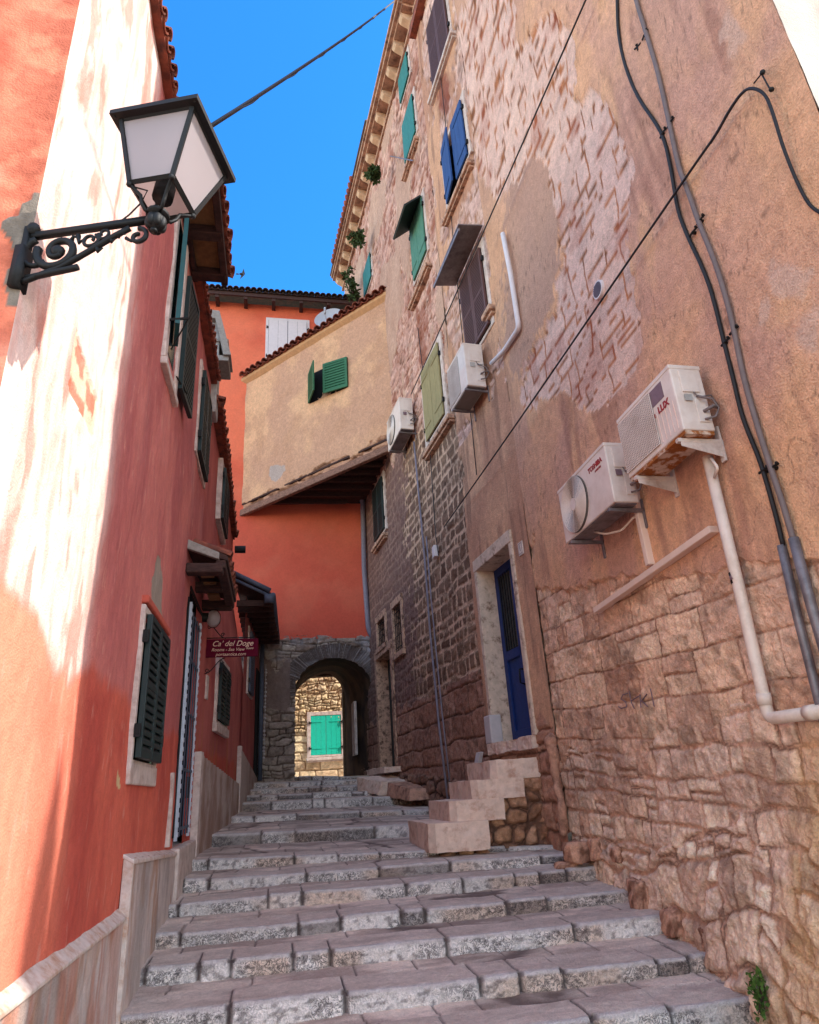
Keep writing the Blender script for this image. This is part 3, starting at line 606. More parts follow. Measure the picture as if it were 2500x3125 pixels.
def fnL(T, Z, X, Y, U, V):
    k = ss(4.45, 4.02, Y+(fbm(Y*2, Z, 4, 77)-.5)*.3)*.9+.12*ss(.5,.7,fbm(Y*2, Z*.5, 4, 78))*ss(3.5, 6, Z)  # paler up to the shadow edge: sunlight put into the paint colour
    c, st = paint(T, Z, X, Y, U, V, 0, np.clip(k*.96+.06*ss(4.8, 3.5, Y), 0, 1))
    jx = (fbm(Y*5, Z*5, 4, 4)-.5)*30
    q = inpoly(U+jx*.25, V+jx*.3, [(160, 690), (145, 810), (193, 922), (205, 845)])
    c = np.where(q[..., None], mix(c, mix(col((232, 190, 160), T.shape), col((186, 96, 62), T.shape), ss(.5, .6, fbm(Y*12, Z*7, 4, 30))), np.full(T.shape, .8)), c)
    g = inpoly(U+jx*.3, V+jx, [(334, 1165), (322, 1215), (318, 1290), (330, 1312), (345, 1300), (346, 1230), (342, 1180)])
    c = np.where(g[..., None], col((160, 145, 130), T.shape)*(.85+.3*fbm(Y*20, Z*10, 4, 31))[..., None], c)
    g2 = inpoly(U+jx*.2, V+jx*.5, [(250, 1620), (255, 1640), (253, 1665), (248, 1655)]); c = np.where(g2[..., None], col((206, 176, 130), T.shape), c)
    sp = ss(.70, .80, fbm(Y*22, Z*5, 4, 33)); c = mix(c, col((224, 160, 140), T.shape), sp*.4)
    d = (fbm(Y*1.5, Z*1.2, 4, 11)-.5)*.04+(fbm(Y*9, Z*6, 4, 12)-.5)*.01-q*.008-g*.006
    fr = ss(.0, .25, Y-2.5); d = d*fr
    return d, c
EV = 7.70
DG = (5.95, 7.35, 1.2, 4.12)
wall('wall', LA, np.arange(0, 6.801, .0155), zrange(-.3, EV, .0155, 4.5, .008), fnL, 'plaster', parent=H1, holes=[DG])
def fnLF(T, Z, X, Y, U, V):
    a = fbm(T*2.2, Z*2.2, 5, 81); b = fbm(T*7, Z*7, 5, 82)
    c = mix(col((226, 128, 98), T.shape), col((196, 84, 62), T.shape), ss(.4, .65, a))
    edge = ss(.42, .05, T+(b-.5)*.4)*ss(2.6, 4.2, Z); c = mix(c, col((150, 72, 54), T.shape), edge*.65*ss(.4, .6, b))
    c = mix(c, col((236, 160, 132), T.shape), ss(.5, .7, fbm(T*1.2+4, Z*1.5, 5, 83))*.7)
    d = (a-.5)*.03+(b-.5)*.018
    j = (b-.5)*.12
    pt = inpoly(T+j, Z+j, [(-.05, 3.58), (.02, 3.60), (.055, 3.78), (.07, 3.95), (.10, 4.02), (.12, 4.08), (.08, 4.12), (.05, 4.20), (.03, 4.26), (-.05, 4.28)])
    c = np.where(pt[..., None], col((128, 116, 104), T.shape)*(.6+.7*fbm(T*30, Z*30, 4, 84))[..., None], c)
    d = d+pt*(.012+(fbm(T*14, Z*14, 4, 86)-.5)*.03)
    return d*ss(0, .06, T), c
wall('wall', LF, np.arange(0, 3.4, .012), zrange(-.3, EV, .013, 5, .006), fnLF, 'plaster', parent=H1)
# roof of the near house
def tiles(name, parent, a, b, down, n, m='tile', r=.085, L=.5, rows=1, jit=.02, drop=(0, 0, -.03)):
    a = np.array(a, float); b = np.array(b, float); dn = np.array(down, float); mb = MB(); rg = random.Random(int(abs(a[0]*100))+n)
    for j in range(rows):
        for i in range(n):
            p = a+(b-a)*((i+.5)/n)-dn*L*j*.85+np.array([0, 0, .035*j]); d2 = dn+np.array([rg.uniform(-jit, jit), rg.uniform(-jit, jit), rg.uniform(-jit, jit)])
            tip = p+dn*rg.uniform(-.02, .03)
            side = _n(b-a); upv = _n(np.cross(side, dn)); upv = upv if upv[2] > 0 else -upv
            # half-round cover tile with thickness
            sg = 8; base = len(mb.v)
            for (q, rr) in ((tip, r), (tip-d2*L, r*.82)):
                for rad in (rr, rr-.016):
                    for k in range(sg+1):
                        t = PI*k/sg; mb.v.append(tuple(q+side*rad*math.cos(t)+upv*rad*math.sin(t)))
            w = sg+1
            for k in range(sg):
                mb.f += [(base+k, base+k+1, base+2*w+k+1, base+2*w+k), (base+w+k, base+3*w+k, base+3*w+k+1, base+w+k+1), (base+k, base+w+k, base+w+k+1, base+k+1)]
            # pan tile between two covers
            if i < n-1:
                p2 = p+(b-a)/n*.5-upv*.01; base = len(mb.v)
                for q in (p2+dn*.02, p2-dn*L):
                    for rad in (r*.95, r*.95+.014):
                        for k in range(sg+1):
                            t = PI*k/sg; mb.v.append(tuple(q+side*rad*math.cos(t)-upv*rad*math.sin(t)*.7))
                for k in range(sg):
                    mb.f += [(base+k, base+k+1, base+2*w+k+1, base+2*w+k), (base+w+k, base+3*w+k, base+3*w+k+1, base+w+k+1), (base+k, base+w+k, base+w+k+1, base+k+1)]
    return ob(name, mb, m, parent, smooth=False)
rf = MB(); rf.prism([(-1.35, 2.3, EV), (-1.04, 2.3, EV), (-1.0, 9.25, EV), (-1.35, 9.25, EV)], (0, 0, .06)); rf.prism([(-1.05, 2.3, EV+.06), (-6, 2.3, EV+1.6), (-6, 9.25, EV+1.6), (-1.0, 9.25, EV+.06)], (0, 0, .04))
roof1 = ob('roof', rf, 'tile', H1)
tiles('tile_row', roof1, (-1.035, 2.3, EV+.07), (-.95, 9.3, EV+.07), _n((1, 0, -.3)), 44, r=.06)
# wooden eave box above the open shutters
eb = MB(); zs_ = EV+.0
x0, x1 = -1.1, -.72
for y in (5.35, 6.05, 6.72): eb.bb(x0, x1+.02, y-.07, y+.07, zs_-.13, zs_)
eb.bb(x1-.04, x1+.04, 5.2, 6.85, zs_-.12, zs_); eb.bb(x0, x0+.06, 5.2, 6.85, zs_-.1, zs_)
so = ob('eave_soffit', eb, 'wood', roof1, bevel=.01)
eb = MB(); eb.bb(x0, x1, 5.2, 6.85, zs_-.02, zs_+.02); ob('soffit_board', eb, 'board', so)
tiles('tile_row', roof1, (-.64, 5.1, EV+.05), (-.64, 6.9, EV+.05), _n((1, 0, -.35)), 9, r=.095, L=.5)
# near shuttered window at street level
wn = window(H1, LA, 3.20, 4.24, 1.98, 3.12, 'dgreen', 'louvers', fw=.06, frame='frame', sill=None, pitch=.065, proud=.03, off=.025)
s = MB(); s.pb(LA, 3.14, 4.36, 1.80, 1.96, -.02, .03); ob('sill', s, 'frame', wn, bevel=.012)
s = MB(); s.pb(LA, 3.14, 4.42, 3.19, 3.26, -.02, .05); s.pb(LA, 4.33, 4.42, 1.95, 3.19, -.02, .03); ob('drip_moulding', s, mat('red_moulding', (190, 88, 70), .85, var=.15, bump=.3), wn, bevel=.015)
# upper window with open leaves
wu = MB(); wu.pb(LA, 2.95, 3.07, 5.5, 7.5, -.05, .03); wu.pb(LA, 3.62, 3.74, 5.5, 7.5, -.05, .03); wu.pb(LA, 2.95, 3.74, 5.42, 5.5, -.05, .05); wu.pb(LA, 3.07, 3.62, 5.5, 7.5, -.04, .004)
wu = ob('window', wu, 'frame', H1, bevel=.01)
b = MB(); b.pb(LA, 3.16, 3.5, 5.7, 7.4, .003, .012); ob('pane', b, 'darkg', wu)
mteal = mat('teal_shutter_edge', (28, 82, 84), .6, var=.15)
mb = MB(); fr = leaf_frame(LA, 3.38, 5.92, .06, 170, 'l'); louvers(mb, fr, .38, 1.5, .045, .05); sh = ob('shutter', mb, mteal, wu); sh['label'] = 'teal shutter leaf swung open, seen edge-on'
mb = MB(); fr = leaf_frame(LA, 3.74, 5.66, .03, 3, 'l'); louvers(mb, fr, .62, 1.5, .045, .06); sh = ob('shutter', mb, 'dgreen', wu)
mb = MB(); mb.tube([LA.W(3.62, 5.72, .03), LA.W(3.9, 5.70, .10)], .010, 6); ob('shutter_stay', mb, 'iron', wu)
mb = MB(); mb.tube([LA.W(3.0, 5.95, .03), LA.W(3.02, 6.0, .2)], .014, 6); mb.tube([LA.W(3.02, 6.0, .2), LA.W(3.2, 5.75, .03)], .008, 6); ob('hook', mb, 'iron', wu)
# second upper window, closed
window(H1, LA, 5.55, 6.55, 5.88, 7.15, 'dgreen', 'louvers', fw=.1, proud=.03, off=.02, pitch=.06)
# stained white plinth
def fnP(T, Z, X, Y, U, V):
    st = fbm(Y*6+fbm(Y*2.5, Z*2.5, 4, 9)*2.4, Z*1.7, 5, 3); s2 = fbm(Y*4, Z*1.2, 4, 4)
    c = mix(col((196, 180, 172), T.shape), col((168, 122, 92), T.shape), ss(.48, .74, st)*.7)
    c = mix(c, col((150, 138, 132), T.shape), ss(.5, .7, s2)*.6)
    c = mix(c, col((186, 104, 72), T.shape), ss(.45, .62, fbm(Y*6, Z*.7, 4, 9))*ss(6.6, 5, Y)*.5); c = c*(.8+.4*fbm(Y*40, Z*3, 4, 19))[..., None]; c = mix(c, col((206, 190, 182), T.shape), ss(.6, .75, fbm(Y*3, Z*2, 3, 29))*.5)
    return (fbm(Y*6, Z*4, 4, 5)-.5)*.018, c*(.9+.2*fbm(Y*30, Z*20, 3, 6))[..., None]
wall('plinth', LA, np.arange(0, 3.38, .015), np.arange(-.3, .94, .015), fnP, 'plaster', parent=H1, off=.045)
wall('plinth', LA, np.arange(3.36, 5.86, .015), np.arange(-.3, 1.35, .015), fnP, 'plaster', parent=H1, off=.06, maskfn=lambda t, z: z < 1.29-.05*(t-3.36))
mcap = mat('plinth_cap_white', (206, 190, 180), .85, var=.15, bump=.4, c2=(180, 140, 116))
p = MB(); p.prism([LA.W(-.05, .935, .06), LA.W(3.37, .915, .06), LA.W(3.37, .975, -.01), LA.W(-.05, .995, -.01)], (.0, 0, -.02)); p.prism([LA.W(3.33, 1.28, .078), LA.W(5.88, 1.155, .078), LA.W(5.88, 1.20, -.01), LA.W(3.33, 1.33, -.01)], (0, 0, -.03)); p.pb(LA, 3.335, 3.38, -.2, 1.29, 0, .074); p.pb(LA, 5.84, 5.875, -.2, 1.14, 0, .075)
ob('plinth_cap', p, mcap, H1, bevel=.006)
p = MB(); p.pb(LA, 5.38, 5.46, 1.24, 1.95, -.01, .045); ob('quoin_strip', p, 'frame', H1, bevel=.006)
# white folding gate in its doorway
dg = MB(); d = .5
dg.pb(LA, DG[0]-.02, DG[1]+.02, DG[2]-.1, DG[3]+.1, -d-.05, -d); dg.pb(LA, DG[0]-.05, DG[0], DG[2], DG[3], -d, 0); dg.pb(LA, DG[1], DG[1]+.05, DG[2], DG[3], -d, 0); dg.pb(LA, DG[0], DG[1], DG[3], DG[3]+.05, -d, .02)
dwy = ob('doorway', dg, 'dark', H1)
p = MB(); p.pb(LA, DG[0]-.15, DG[1]+.1, .6, DG[2], -d, .10); ob('doorstep', p, 'frame', dwy, bevel=.02)
gm_ = mat('white_gate_metal', (186, 188, 198), .5, var=.12); gd_ = mat('dark_gate_bars', (66, 70, 84), .5, var=.2)
p = MB()
for tp in (6.02, 7.16):
    p.pb(LA, tp, tp+.03, 1.26, 3.98, .0, .035); z = 1.3
    while z < 3.95: p.pb(LA, tp-.006, tp+.036, z, z+.05, .0, .043); z += .1
g = ob('gate', p, gm_, dwy)
p = MB()
for i in range(4): t = 6.25+i*.24; p.tube([LA.W(t, 1.3, .03), LA.W(t, 3.9, .03)], .009, 6)
for z in (1.36, 2.0, 2.65, 3.3, 3.85): p.pb(LA, 6.05, 7.18, z, z+.03, .01, .03)
ob('bars', p, gd_, g)
p = MB(); p.pb(LA, 6.9, 7.0, 1.7, 1.95, -.03, .03); ob('lock', p, 'iron', g)
p = MB(); p.pb(LA, 5.85, 5.95, 1.3, 4.0, -.3, .012); ob('shade_strip', p, 'dark', dwy)  # black strip standing in for the shaded gap beside the gate
# tiled canopy over the gate
def canopy(parent, y0, y1, x0, x1, zt, zb, n, tm='tile'):
    cm = MB(); cm.prism([(x0, y0, zt), (x1, y0, zb), (x1, y0, zb-.07), (x0, y0, zt-.10)], (0, y1-y0, 0)); cv = ob('canopy', cm, 'wood', parent, bevel=.01)
    b = MB(); b.bb(x0, x1-.05, y0-.02, y0+.16, zb-.22, zb-.10); b.bb(x0, x1-.05, y1-.16, y1, zb-.2, zb-.06)
    b.bb(x0, x1-.12, (y0+y1)/2-.08, (y0+y1)/2+.08, zb-.18, zb-.06); b.bb(x1-.14, x1-.02, y0, y1, zb-.16, zb-.06); ob('canopy_beam', b, 'wood', cv, bevel=.015)
    b = MB()
    for k in range(3): yy = y0+.28+k*(y1-y0-.3)/3; b.bb(x0+.12, x1-.2, yy, yy+.3, zb-.11, zb-.085)
    ob('soffit_board', b, 'board', cv)
    b = MB(); b.prism([(x0, y0-.03, zt+.02), (x1-.1, y0-.03, zb+.03), (x1-.1, y0-.03, zb-.06), (x0, y0-.03, zt-.1)], (0, .08, 0)); ob('canopy_edge', b, 'mort' if tm == 'tile' else 'slate', cv, bevel=.01)
    dn = _n((x1-x0, 0, zb-zt)); tiles('tile_row', cv, (x1, y0+.05, zb+.03), (x1, y1, zb+.03), dn, n, m=tm, r=.085, L=.5)
    return cv
canopy(H1, 8.0, 9.95, -1.1, -.62, 4.60, 4.42, 9)
# lamp under the canopy
lp = thing('door_lamp', 'small round glass bulkhead lamp below the tiled canopy', 'lamp', (-.98, 9.9, 4.1))
p = MB(); p.ball((-.93, 9.9, 4.1), .1, 14, (1, 1, 1.25)); ob('globe', p, 'glass', lp, smooth=True)
p = MB(); p.tube([(-1.1, 9.9, 4.12), (-.98, 9.9, 4.12)], .07, 12)
for k in range(5):
    t = k*PI/5; p.tube([(-.93+.108*math.cos(a)*math.cos(t), 9.9+.108*math.cos(a)*math.sin(t), 4.1+.135*math.sin(a)) for a in np.linspace(-PI/2, PI/2, 7)], .005, 5, cap=False)
ob('cage', p, 'iron', lp)
# ------------------------------------------------------------------ second red house
H2 = thing('red_house', 'second red house on the left with louvred windows and pale plinth, beyond the white gate', 'house', (-1.1, 12, 0))
def x2(Y, Z): return .0614*np.clip(Y-9.8, 0, 9)*np.clip((6.2-Z)/2., 0, 1)
def fnL2(T, Z, X, Y, U, V):
    c, st = paint(T, Z, X, Y, U, V, 40)
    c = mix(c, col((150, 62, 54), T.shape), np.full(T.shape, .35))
    c = mix(c, col((176, 110, 66), T.shape), ss(.55, .72, fbm(Y*8, Z*.8, 4, 91))*ss(3.2, 2, Z)*.6)
    return (fbm(Y*1.5, Z, 4, 11)-.5)*.04+(fbm(Y*9, Z*6, 4, 12)-.5)*.008+x2(Y, Z), c
EV2 = 7.45
wall('wall', LB, np.arange(-.02, 6.3, .03), zrange(.2, EV2, .03, 5, .005), fnL2, 'plaster', parent=H2)
p = MB(); p.bb(-4, -1.1, 15.5, 15.6, .5, EV2); ob('wall', p, mat('red_end_wall', (160, 70, 60), .9), H2)
rf = MB(); rf.prism([(-1.3, 9.3, EV2), (-.98, 9.3, EV2), (-1.06, 15.6, EV2), (-1.3, 15.6, EV2)], (0, 0, .05)); rf.prism([(-.98, 9.3, EV2+.05), (-6, 9.3, EV2+1.3), (-6, 15.6, EV2+1.3), (-1.06, 15.6, EV2+.05)], (0, 0, .04)); r2 = ob('roof', rf, 'tile', H2)
tiles('tile_row', r2, (-.92, 9.35, EV2+.06), (-1.0, 15.6, EV2+.06), _n((1, 0, -.3)), 32, r=.085)
# a chimney-like stub with small roof slabs between both houses
p = MB(); p.bb(-1.7, -1.0, 9.25, 9.6, 7.2, 9.0); ch = ob('chimney', p, 'conc', H2, bevel=.015)
p = MB(); p.prism([(-1.75, 9.15, 9.12), (-1.02, 9.15, 9.06), (-.80, 9.15, 8.2), (-.92, 9.15, 8.2), (-1.08, 9.15, 8.9), (-1.75, 9.15, 8.95)], (0, .5, 0)); p.bb(-1.2, -.84, 9.2, 9.75, 8.12, 8.22); p.bb(-1.2, -.86, 9.22, 9.7, 8.5, 8.56); ob('chimney_cap', p, 'mort', ch, bevel=.01)
PB = Plane((-1.1, 9.8), (-.75, 15.5), -1)
w3 = window(H2, Plane((-1.05, 9.3), (-1.05, 17), -1), 1.85, 2.95, 6.2, 7.2, 'dgreen', 'louvers', fw=.12, proud=.04, off=.03, pitch=.07)
w4 = window(H2, PB, 1.75, 2.95, 2.85, 3.78, 'dgreen', 'louvers', fw=.12, proud=.05, off=.04, pitch=.07)
s = MB(); s.pb(PB, 1.6, 3.1, 2.66, 2.8, 0, .08); ob('sill', s, 'frame', w4, bevel=.012)
p = MB(); p.pb(PB, .72, .88, 3.05, 3.4, .0, .03); ob('plaque', p, 'frame', H2, bevel=.006)
def fnP2(T, Z, X, Y, U, V):
    c = mix(col((192, 174, 164), T.shape), col((158, 128, 114), T.shape), ss(.4, .75, fbm(Y*3+fbm(Y*2, Z*3, 3, 8), Z*1.6, 5, 3)))
    return (fbm(Y*6, Z*4, 4, 5)-.5)*.016, c*(.85+.3*fbm(Y*30, Z*20, 3, 6))[..., None]
top = lambda t: np.interp(t, [0, .1, 5.2, 5.21, 9.2], [2.26, 2.26, 1.92, 2.62, 2.1])
wall('plinth', PB, np.arange(.2, 9.1, .03), np.arange(.6, 2.7, .02), fnP2, 'plaster', parent=H2, off=.07, maskfn=lambda t, z: z < top(t))
p = MB(); p.pb(PB, .16, .34, .6, 2.28, .0, .10); ob('plinth_edge', p, 'frame', H2, bevel=.012); p = MB(); p.pb(PB, 5.1, 5.25, 1.0, 2.66, 0, .09); ob('plinth_edge', p, 'frame', H2, bevel=.012)
# ------------------------------------------------------------------ third, low house with a dark lean-to roof
H3 = thing('low_house', 'low red house with dark lean-to roof and blue-grey window next to the archway', 'house', (-.9, 17, 1))
def fnL3(T, Z, X, Y, U, V):
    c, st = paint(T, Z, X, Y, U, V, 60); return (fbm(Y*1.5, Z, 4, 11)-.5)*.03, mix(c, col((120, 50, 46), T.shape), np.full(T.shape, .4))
wall('wall', LC, np.arange(.3, 4.01, .04), np.arange(.6, 6.0, .04), fnL3, 'plaster', parent=H3)
cv = MB(); cv.prism([(-.95, 14.45, 6.2), (-.15, 14.45, 5.78), (-.13, 14.45, 5.70), (-.95, 14.45, 6.05)], (.12, 4.4, .0)); ro = ob('roof', cv, 'wood', H3)
p = MB()
for k in range(9): y = 14.7+k*.5; p.bb(-.9, -.14+.012*k*2, y-.05, y+.05, 5.55, 5.68)
p.bb(-.22, -.1, 14.5, 18.9, 5.6, 5.7); ob('rafter', p, 'wood', ro)
p = MB(); p.tube([(-1.0, 14.4, 6.24), (-.18, 14.4, 5.82)], .055, 8); p.tube([(-.95, 14.42, 6.08), (-.25, 14.42, 5.74)], .035, 8); p.tube([(-.12, 14.4, 5.72), (0, 18.8, 5.70)], .06, 8); p.bb(-.3, -.1, 14.36, 14.5, 5.56, 5.74); ob('gutter', p, 'slate', ro, smooth=True)
window(H3, LC, 1.0, 1.9, 3.9, 5.3, 'slate', 'louvers', fw=.1, proud=.04, off=.03)
p = MB(); p.pb(LC, 3.1, 3.95, 2.1, 4.8, -.1, .03); ob('doorway', p, 'dark', H3)
lb = MB(); lb.tube([(-1.05, 15.6, 7.2), (-.8, 15.6, 7.2)], .09, 10); o_ = ob('flue_pipe', lb, 'iron', None); tag(o_, 'short dark flue pipe sticking out of the second red house', 'pipe'); 
# dark drain pipe at the corner with the archway and a string of shells
dp = MB(); dp.tube([(-.40, 18.8, 2.05), (-.42, 18.8, 5.6)], .06, 10); o_ = ob('drainpipe', dp, 'slate', None, smooth=True); tag(o_, 'dark drainpipe in the corner left of the stone archway', 'drainpipe')
rg = random.Random(3); sp = MB(); z = 2.6
while z < 4.9:
    sp.ball((-.31+rg.uniform(-.012, .012), 18.74, z), rg.uniform(.02, .036), 8); z += rg.uniform(.07, .12)
sp.tube([(-.31, 18.74, 2.5), (-.31, 18.74, 5.0)], .006, 5); o_ = ob('shell_string', sp, 'marb', None); tag(o_, 'string of small pale shells hanging beside the dark drainpipe', 'decoration')
# ------------------------------------------------------------------ orange house over the archway
OH = thing('orange_house', 'bright orange house closing the alley above the stone archway', 'house', (.5, 19, 5.8))
def fnO(T, Z, X, Y, U, V):
    c = mix(col((230, 120, 88), T.shape), col((214, 100, 74), T.shape), ss(.35, .65, fbm(T*.6, Z*.5, 4, 3)))
    k = ss(12.5, 6, Z+(fbm(T*.7, Z*.7, 4, 5)-.5)*3); c = mix(c, col((196, 78, 62), T.shape), k*.8)  # darker downward: shade under the overhang put into the colour
    c = mix(c, col((214, 120, 92), T.shape), ss(.55, .75, fbm(T*1.1, Z*1.3, 4, 9))*.25)
    return (fbm(T, Z, 4, 4)-.5)*.03, c*(.94+.12*fbm(T*8, Z*8, 4, 6))[..., None]
OE = 17.35
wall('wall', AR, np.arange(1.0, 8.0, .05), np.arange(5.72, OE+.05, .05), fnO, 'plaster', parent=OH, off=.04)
p = MB(); p.bb(-4, 2.9, 19.3, 22, 5.9, OE); ob('wall', p, mat('orange_side', (200, 84, 52), .9), OH)
p = MB(); p.prism([(-4, 18.45, OE+.02), (3, 18.45, OE+.02), (3, 22.3, OE+1.2), (-4, 22.3, OE+1.2)], (0, 0, .05)); orf = ob('roof', p, 'tile2', OH)
tiles('tile_row', orf, (-3.2, 18.35, OE+.12), (3.0, 18.35, OE+.12), _n((0, -1, -.3)), 32, m='tile2', r=.10, L=.6)
for k in range(7):
    x = -3.1+k*.93; p = MB(); p.bb(x-.06, x+.06, 18.45, 19, OE-.2, OE); ob('rafter', p, 'wood', orf)
p = MB(); p.bb(-3.2, 3, 18.42, 18.48, OE-.10, OE+.03); ob('fascia', p, 'wood', orf)
# window with white shutters
WP = Plane((-5, 18.95), (3, 18.95), -1)
t = 5-.5
window(OH, WP, 4.53, 5.82, 14.9, 16.72, 'white', 'planks', frame='white', fw=.09, np_=2, proud=.05, hz=False)
# ------------------------------------------------------------------ stone archway
AW = thing('stone_archway', 'rough stone archway under the orange house leading into the passage', 'archway', (1.5, 19, 2))
ACX, AA, ASZ, AB = 1.56, 1.08, 4.25, .92
def inarch(x, z): return (np.abs(x-ACX) < AA) & ((z < ASZ) | (((x-ACX)/AA)**2+((z-ASZ)/AB)**2 < 1))
def fnAW(T, Z, X, Y, U, V):
    d, c, m = stones(T, Z, 61, (.13, .27), (.25, .7), (176, 158, 146), (134, 116, 106), (104, 86, 76), amp=.04, joint=.016, warp=.13, split=.3, rough=.035)
    ro = np.sqrt(((X-ACX)/AA)**2+((Z-ASZ)/AB)**2); an = np.arctan2(Z-ASZ, X-ACX)
    vs = (ro < 1.42+.1*(fbm(an*3, ro, 2, 5)-.5)) & (Z > ASZ-.1)
    dv, iv = coursed(an*1.15, ro*.0+.5, 9, (5, 6), (.045, .075), .01); m2 = ss(.008, .022, dv)
    cv_ = mix(col((96, 82, 78), T.shape), mix(col((158, 146, 142), T.shape), col((112, 100, 98), T.shape), iv)*(.6+.8*fbm(T*14, Z*14, 4, 44))[..., None], m2)
    c = np.where(vs[..., None], cv_, c); d = np.where(vs, m2*.05+(fbm(T*12, Z*12, 3, 4)-.5)*.04, d)
    sm = (X < .35) & (Z < 4.6+fbm(T*3, Z*3, 3, 7)) & (Z > 3.4+fbm(T*2, Z*2, 3, 8)*.8)
    c = np.where(sm[..., None], col((126, 106, 98), T.shape)*(.8+.4*fbm(T*9, Z*6, 4, 6))[..., None], c); d = np.where(sm, .03, d)
    c = mix(c, col((170, 166, 170), T.shape), ss(.5, .75, fbm(T*2, Z*3, 4, 15))*ss(4.6, 5.4, Z)*.6)
    return d, c
wall('wall', AR, np.arange(3.6, 7.9, .02), np.arange(1.4, 5.84, .02), fnAW, parent=AW, maskfn=lambda t, z: ~inarch(t-5+.02*np.sin(z*31)+.02*np.sin(t*40), z))
# vaulted passage
n = 28; an = np.linspace(0, PI, n); prof = [(ACX+AA, 1.6)]+[(ACX+AA, z) for z in np.linspace(2.0, ASZ, 12)]+[(ACX+AA*math.cos(a), ASZ+AB*math.sin(a)) for a in an[1:-1]]+[(ACX-AA, z) for z in np.linspace(ASZ, 2.0, 12)]+[(ACX-AA, 1.6)]
prof = np.array(prof); ny = 50
yy = np.linspace(19.0, 21.8, ny); Pp = np.zeros((ny, len(prof), 3)); 
for i, y in enumerate(yy):
    k = (y-19)/2.8; xx = prof[:, 0].copy(); xx = np.where(xx > ACX, ACX+(xx-ACX)*(1-.50*k), xx); Pp[i] = np.stack([xx, np.full(len(xx), y), prof[:, 1]], -1)
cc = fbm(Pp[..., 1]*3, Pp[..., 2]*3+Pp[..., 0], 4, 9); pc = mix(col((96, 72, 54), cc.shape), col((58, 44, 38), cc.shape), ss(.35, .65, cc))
Pp[..., 0] += (fbm(Pp[..., 1]*6, Pp[..., 2]*6, 4, 3)-.5)*.05
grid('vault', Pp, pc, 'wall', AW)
zl = AR.P(690, 1425)[1]; zl = atY(690, 1424, 21.8)[2]; xr = atY(724, 1600, 21.8)[0]
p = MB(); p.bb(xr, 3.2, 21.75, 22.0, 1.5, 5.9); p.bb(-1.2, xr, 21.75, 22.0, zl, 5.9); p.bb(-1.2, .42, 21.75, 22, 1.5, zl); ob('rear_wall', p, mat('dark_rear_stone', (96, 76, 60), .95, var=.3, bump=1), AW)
q0 = atY(744, 1480, 20.6); q1 = atY(762, 1590, 20.6); p = MB(); p.bb(q0[0]-.03, q0[0]+.05, 20.2, 20.9, q1[2], q0[2]); ob('plaque', p, 'frame', AW)
# ------------------------------------------------------------------ sunlit house beyond the archway
FH = thing('stone_house', 'sunlit rubble house with turquoise shutters seen through the archway', 'house', (1.5, 25, 2))
FP = Plane((-6, 25.4), (9, 25.4), -1)
def fnFH(T, Z, X, Y, U, V):
    d, c, m = stones(T, Z, 12, (.10, .24), (.16, .5), (226, 204, 168), (196, 168, 128), (156, 126, 92), amp=.05, joint=.016, rough=.05, warp=.17, split=.3)
    d2, c2, m2 = stones(T, Z, 66, (.22, .36), (.5, 1.1), (228, 206, 172), (202, 176, 138), (160, 130, 98), amp=.035, joint=.02, warp=.08, rough=.02)
    k = Z < 3.4+fbm(T, Z, 3, 4); return np.where(k, d2, d), np.where(k[..., None], c2, c)
wall('wall', FP, np.arange(5.5, 10, .022), np.arange(1.2, 7.5, .022), fnFH, parent=FH)
p = MB(); p.bb(-6, -.6, 25.4, 25.6, 1, 7.5); p.bb(4, 6, 25.4, 25.6, 1, 7.5); ob('wall', p, 'rock', FH)
p = MB(); p.prism([(-6, 25.1, 7.5), (6, 25.1, 7.5), (6, 29, 8.6), (-6, 29, 8.6)], (0, 0, .1)); ob('roof', p, 'tile', FH)
a = FP.P(654, 1508); b = FP.P(719, 1588)
window(FH, FP, a[0], b[0], b[1], a[1], 'turq', 'planks', fw=.13, np_=3, proud=.09, off=.03, sill=(a[0]-.15, b[0]+.25, b[1]-.08), sillm='frame', sd=.14)
# ------------------------------------------------------------------ jutting tan room with a tiled roof
TH = thing('jettied_room', 'tan plastered room jutting diagonally over the alley on wooden beams, with green shutters', 'building', (1, 17, 10))
TP = [(505, 805), (820, 618), (832, 640), (816, 936), (700, 990), (600, 1030), (521, 1072)]
tq = [TN.P(*q) for q in TP]; ttop = lambda t: np.interp(t, [tq[1][0], tq[0][0]], [tq[1][1], tq[0][1]])
TL = TN.L; bL = TN.P(521, 1070); bR = TN.P(816, 936)
tb = lambda t: np.interp(t, [bR[0], bL[0]], [bR[1], bL[1]])
def fnT(T, Z, X, Y, U, V):
    j = (fbm(T*3, Z*3, 4, 3)-.5)
    c = mix(col((218, 172, 134), T.shape), col((196, 152, 124), T.shape), ss(.35, .65, fbm(T*1.0, Z*.8, 5, 5)))
    c = mix(c, col((186, 142, 112), T.shape), ss(.5, .7, fbm(T*2.5, Z*1.6, 5, 6))*.5)
    pt = inpoly(U+j*14, V+j*14, [(566, 1000), (572, 985), (600, 980), (602, 992), (590, 1006), (572, 1012)])
    c = np.where(pt[..., None], col((176, 158, 148), T.shape), c)
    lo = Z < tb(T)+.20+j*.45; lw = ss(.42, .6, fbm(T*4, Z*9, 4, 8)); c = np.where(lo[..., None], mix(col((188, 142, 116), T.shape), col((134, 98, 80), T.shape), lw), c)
    d = (fbm(T*1.5, Z*1.5, 4, 7)-.5)*.05+(fbm(T*9, Z*9, 4, 9)-.5)*.012-lo*(.03+.05*lw)
    return d, c*(.88+.24*fbm(T*16, Z*12, 4, 11))[..., None]
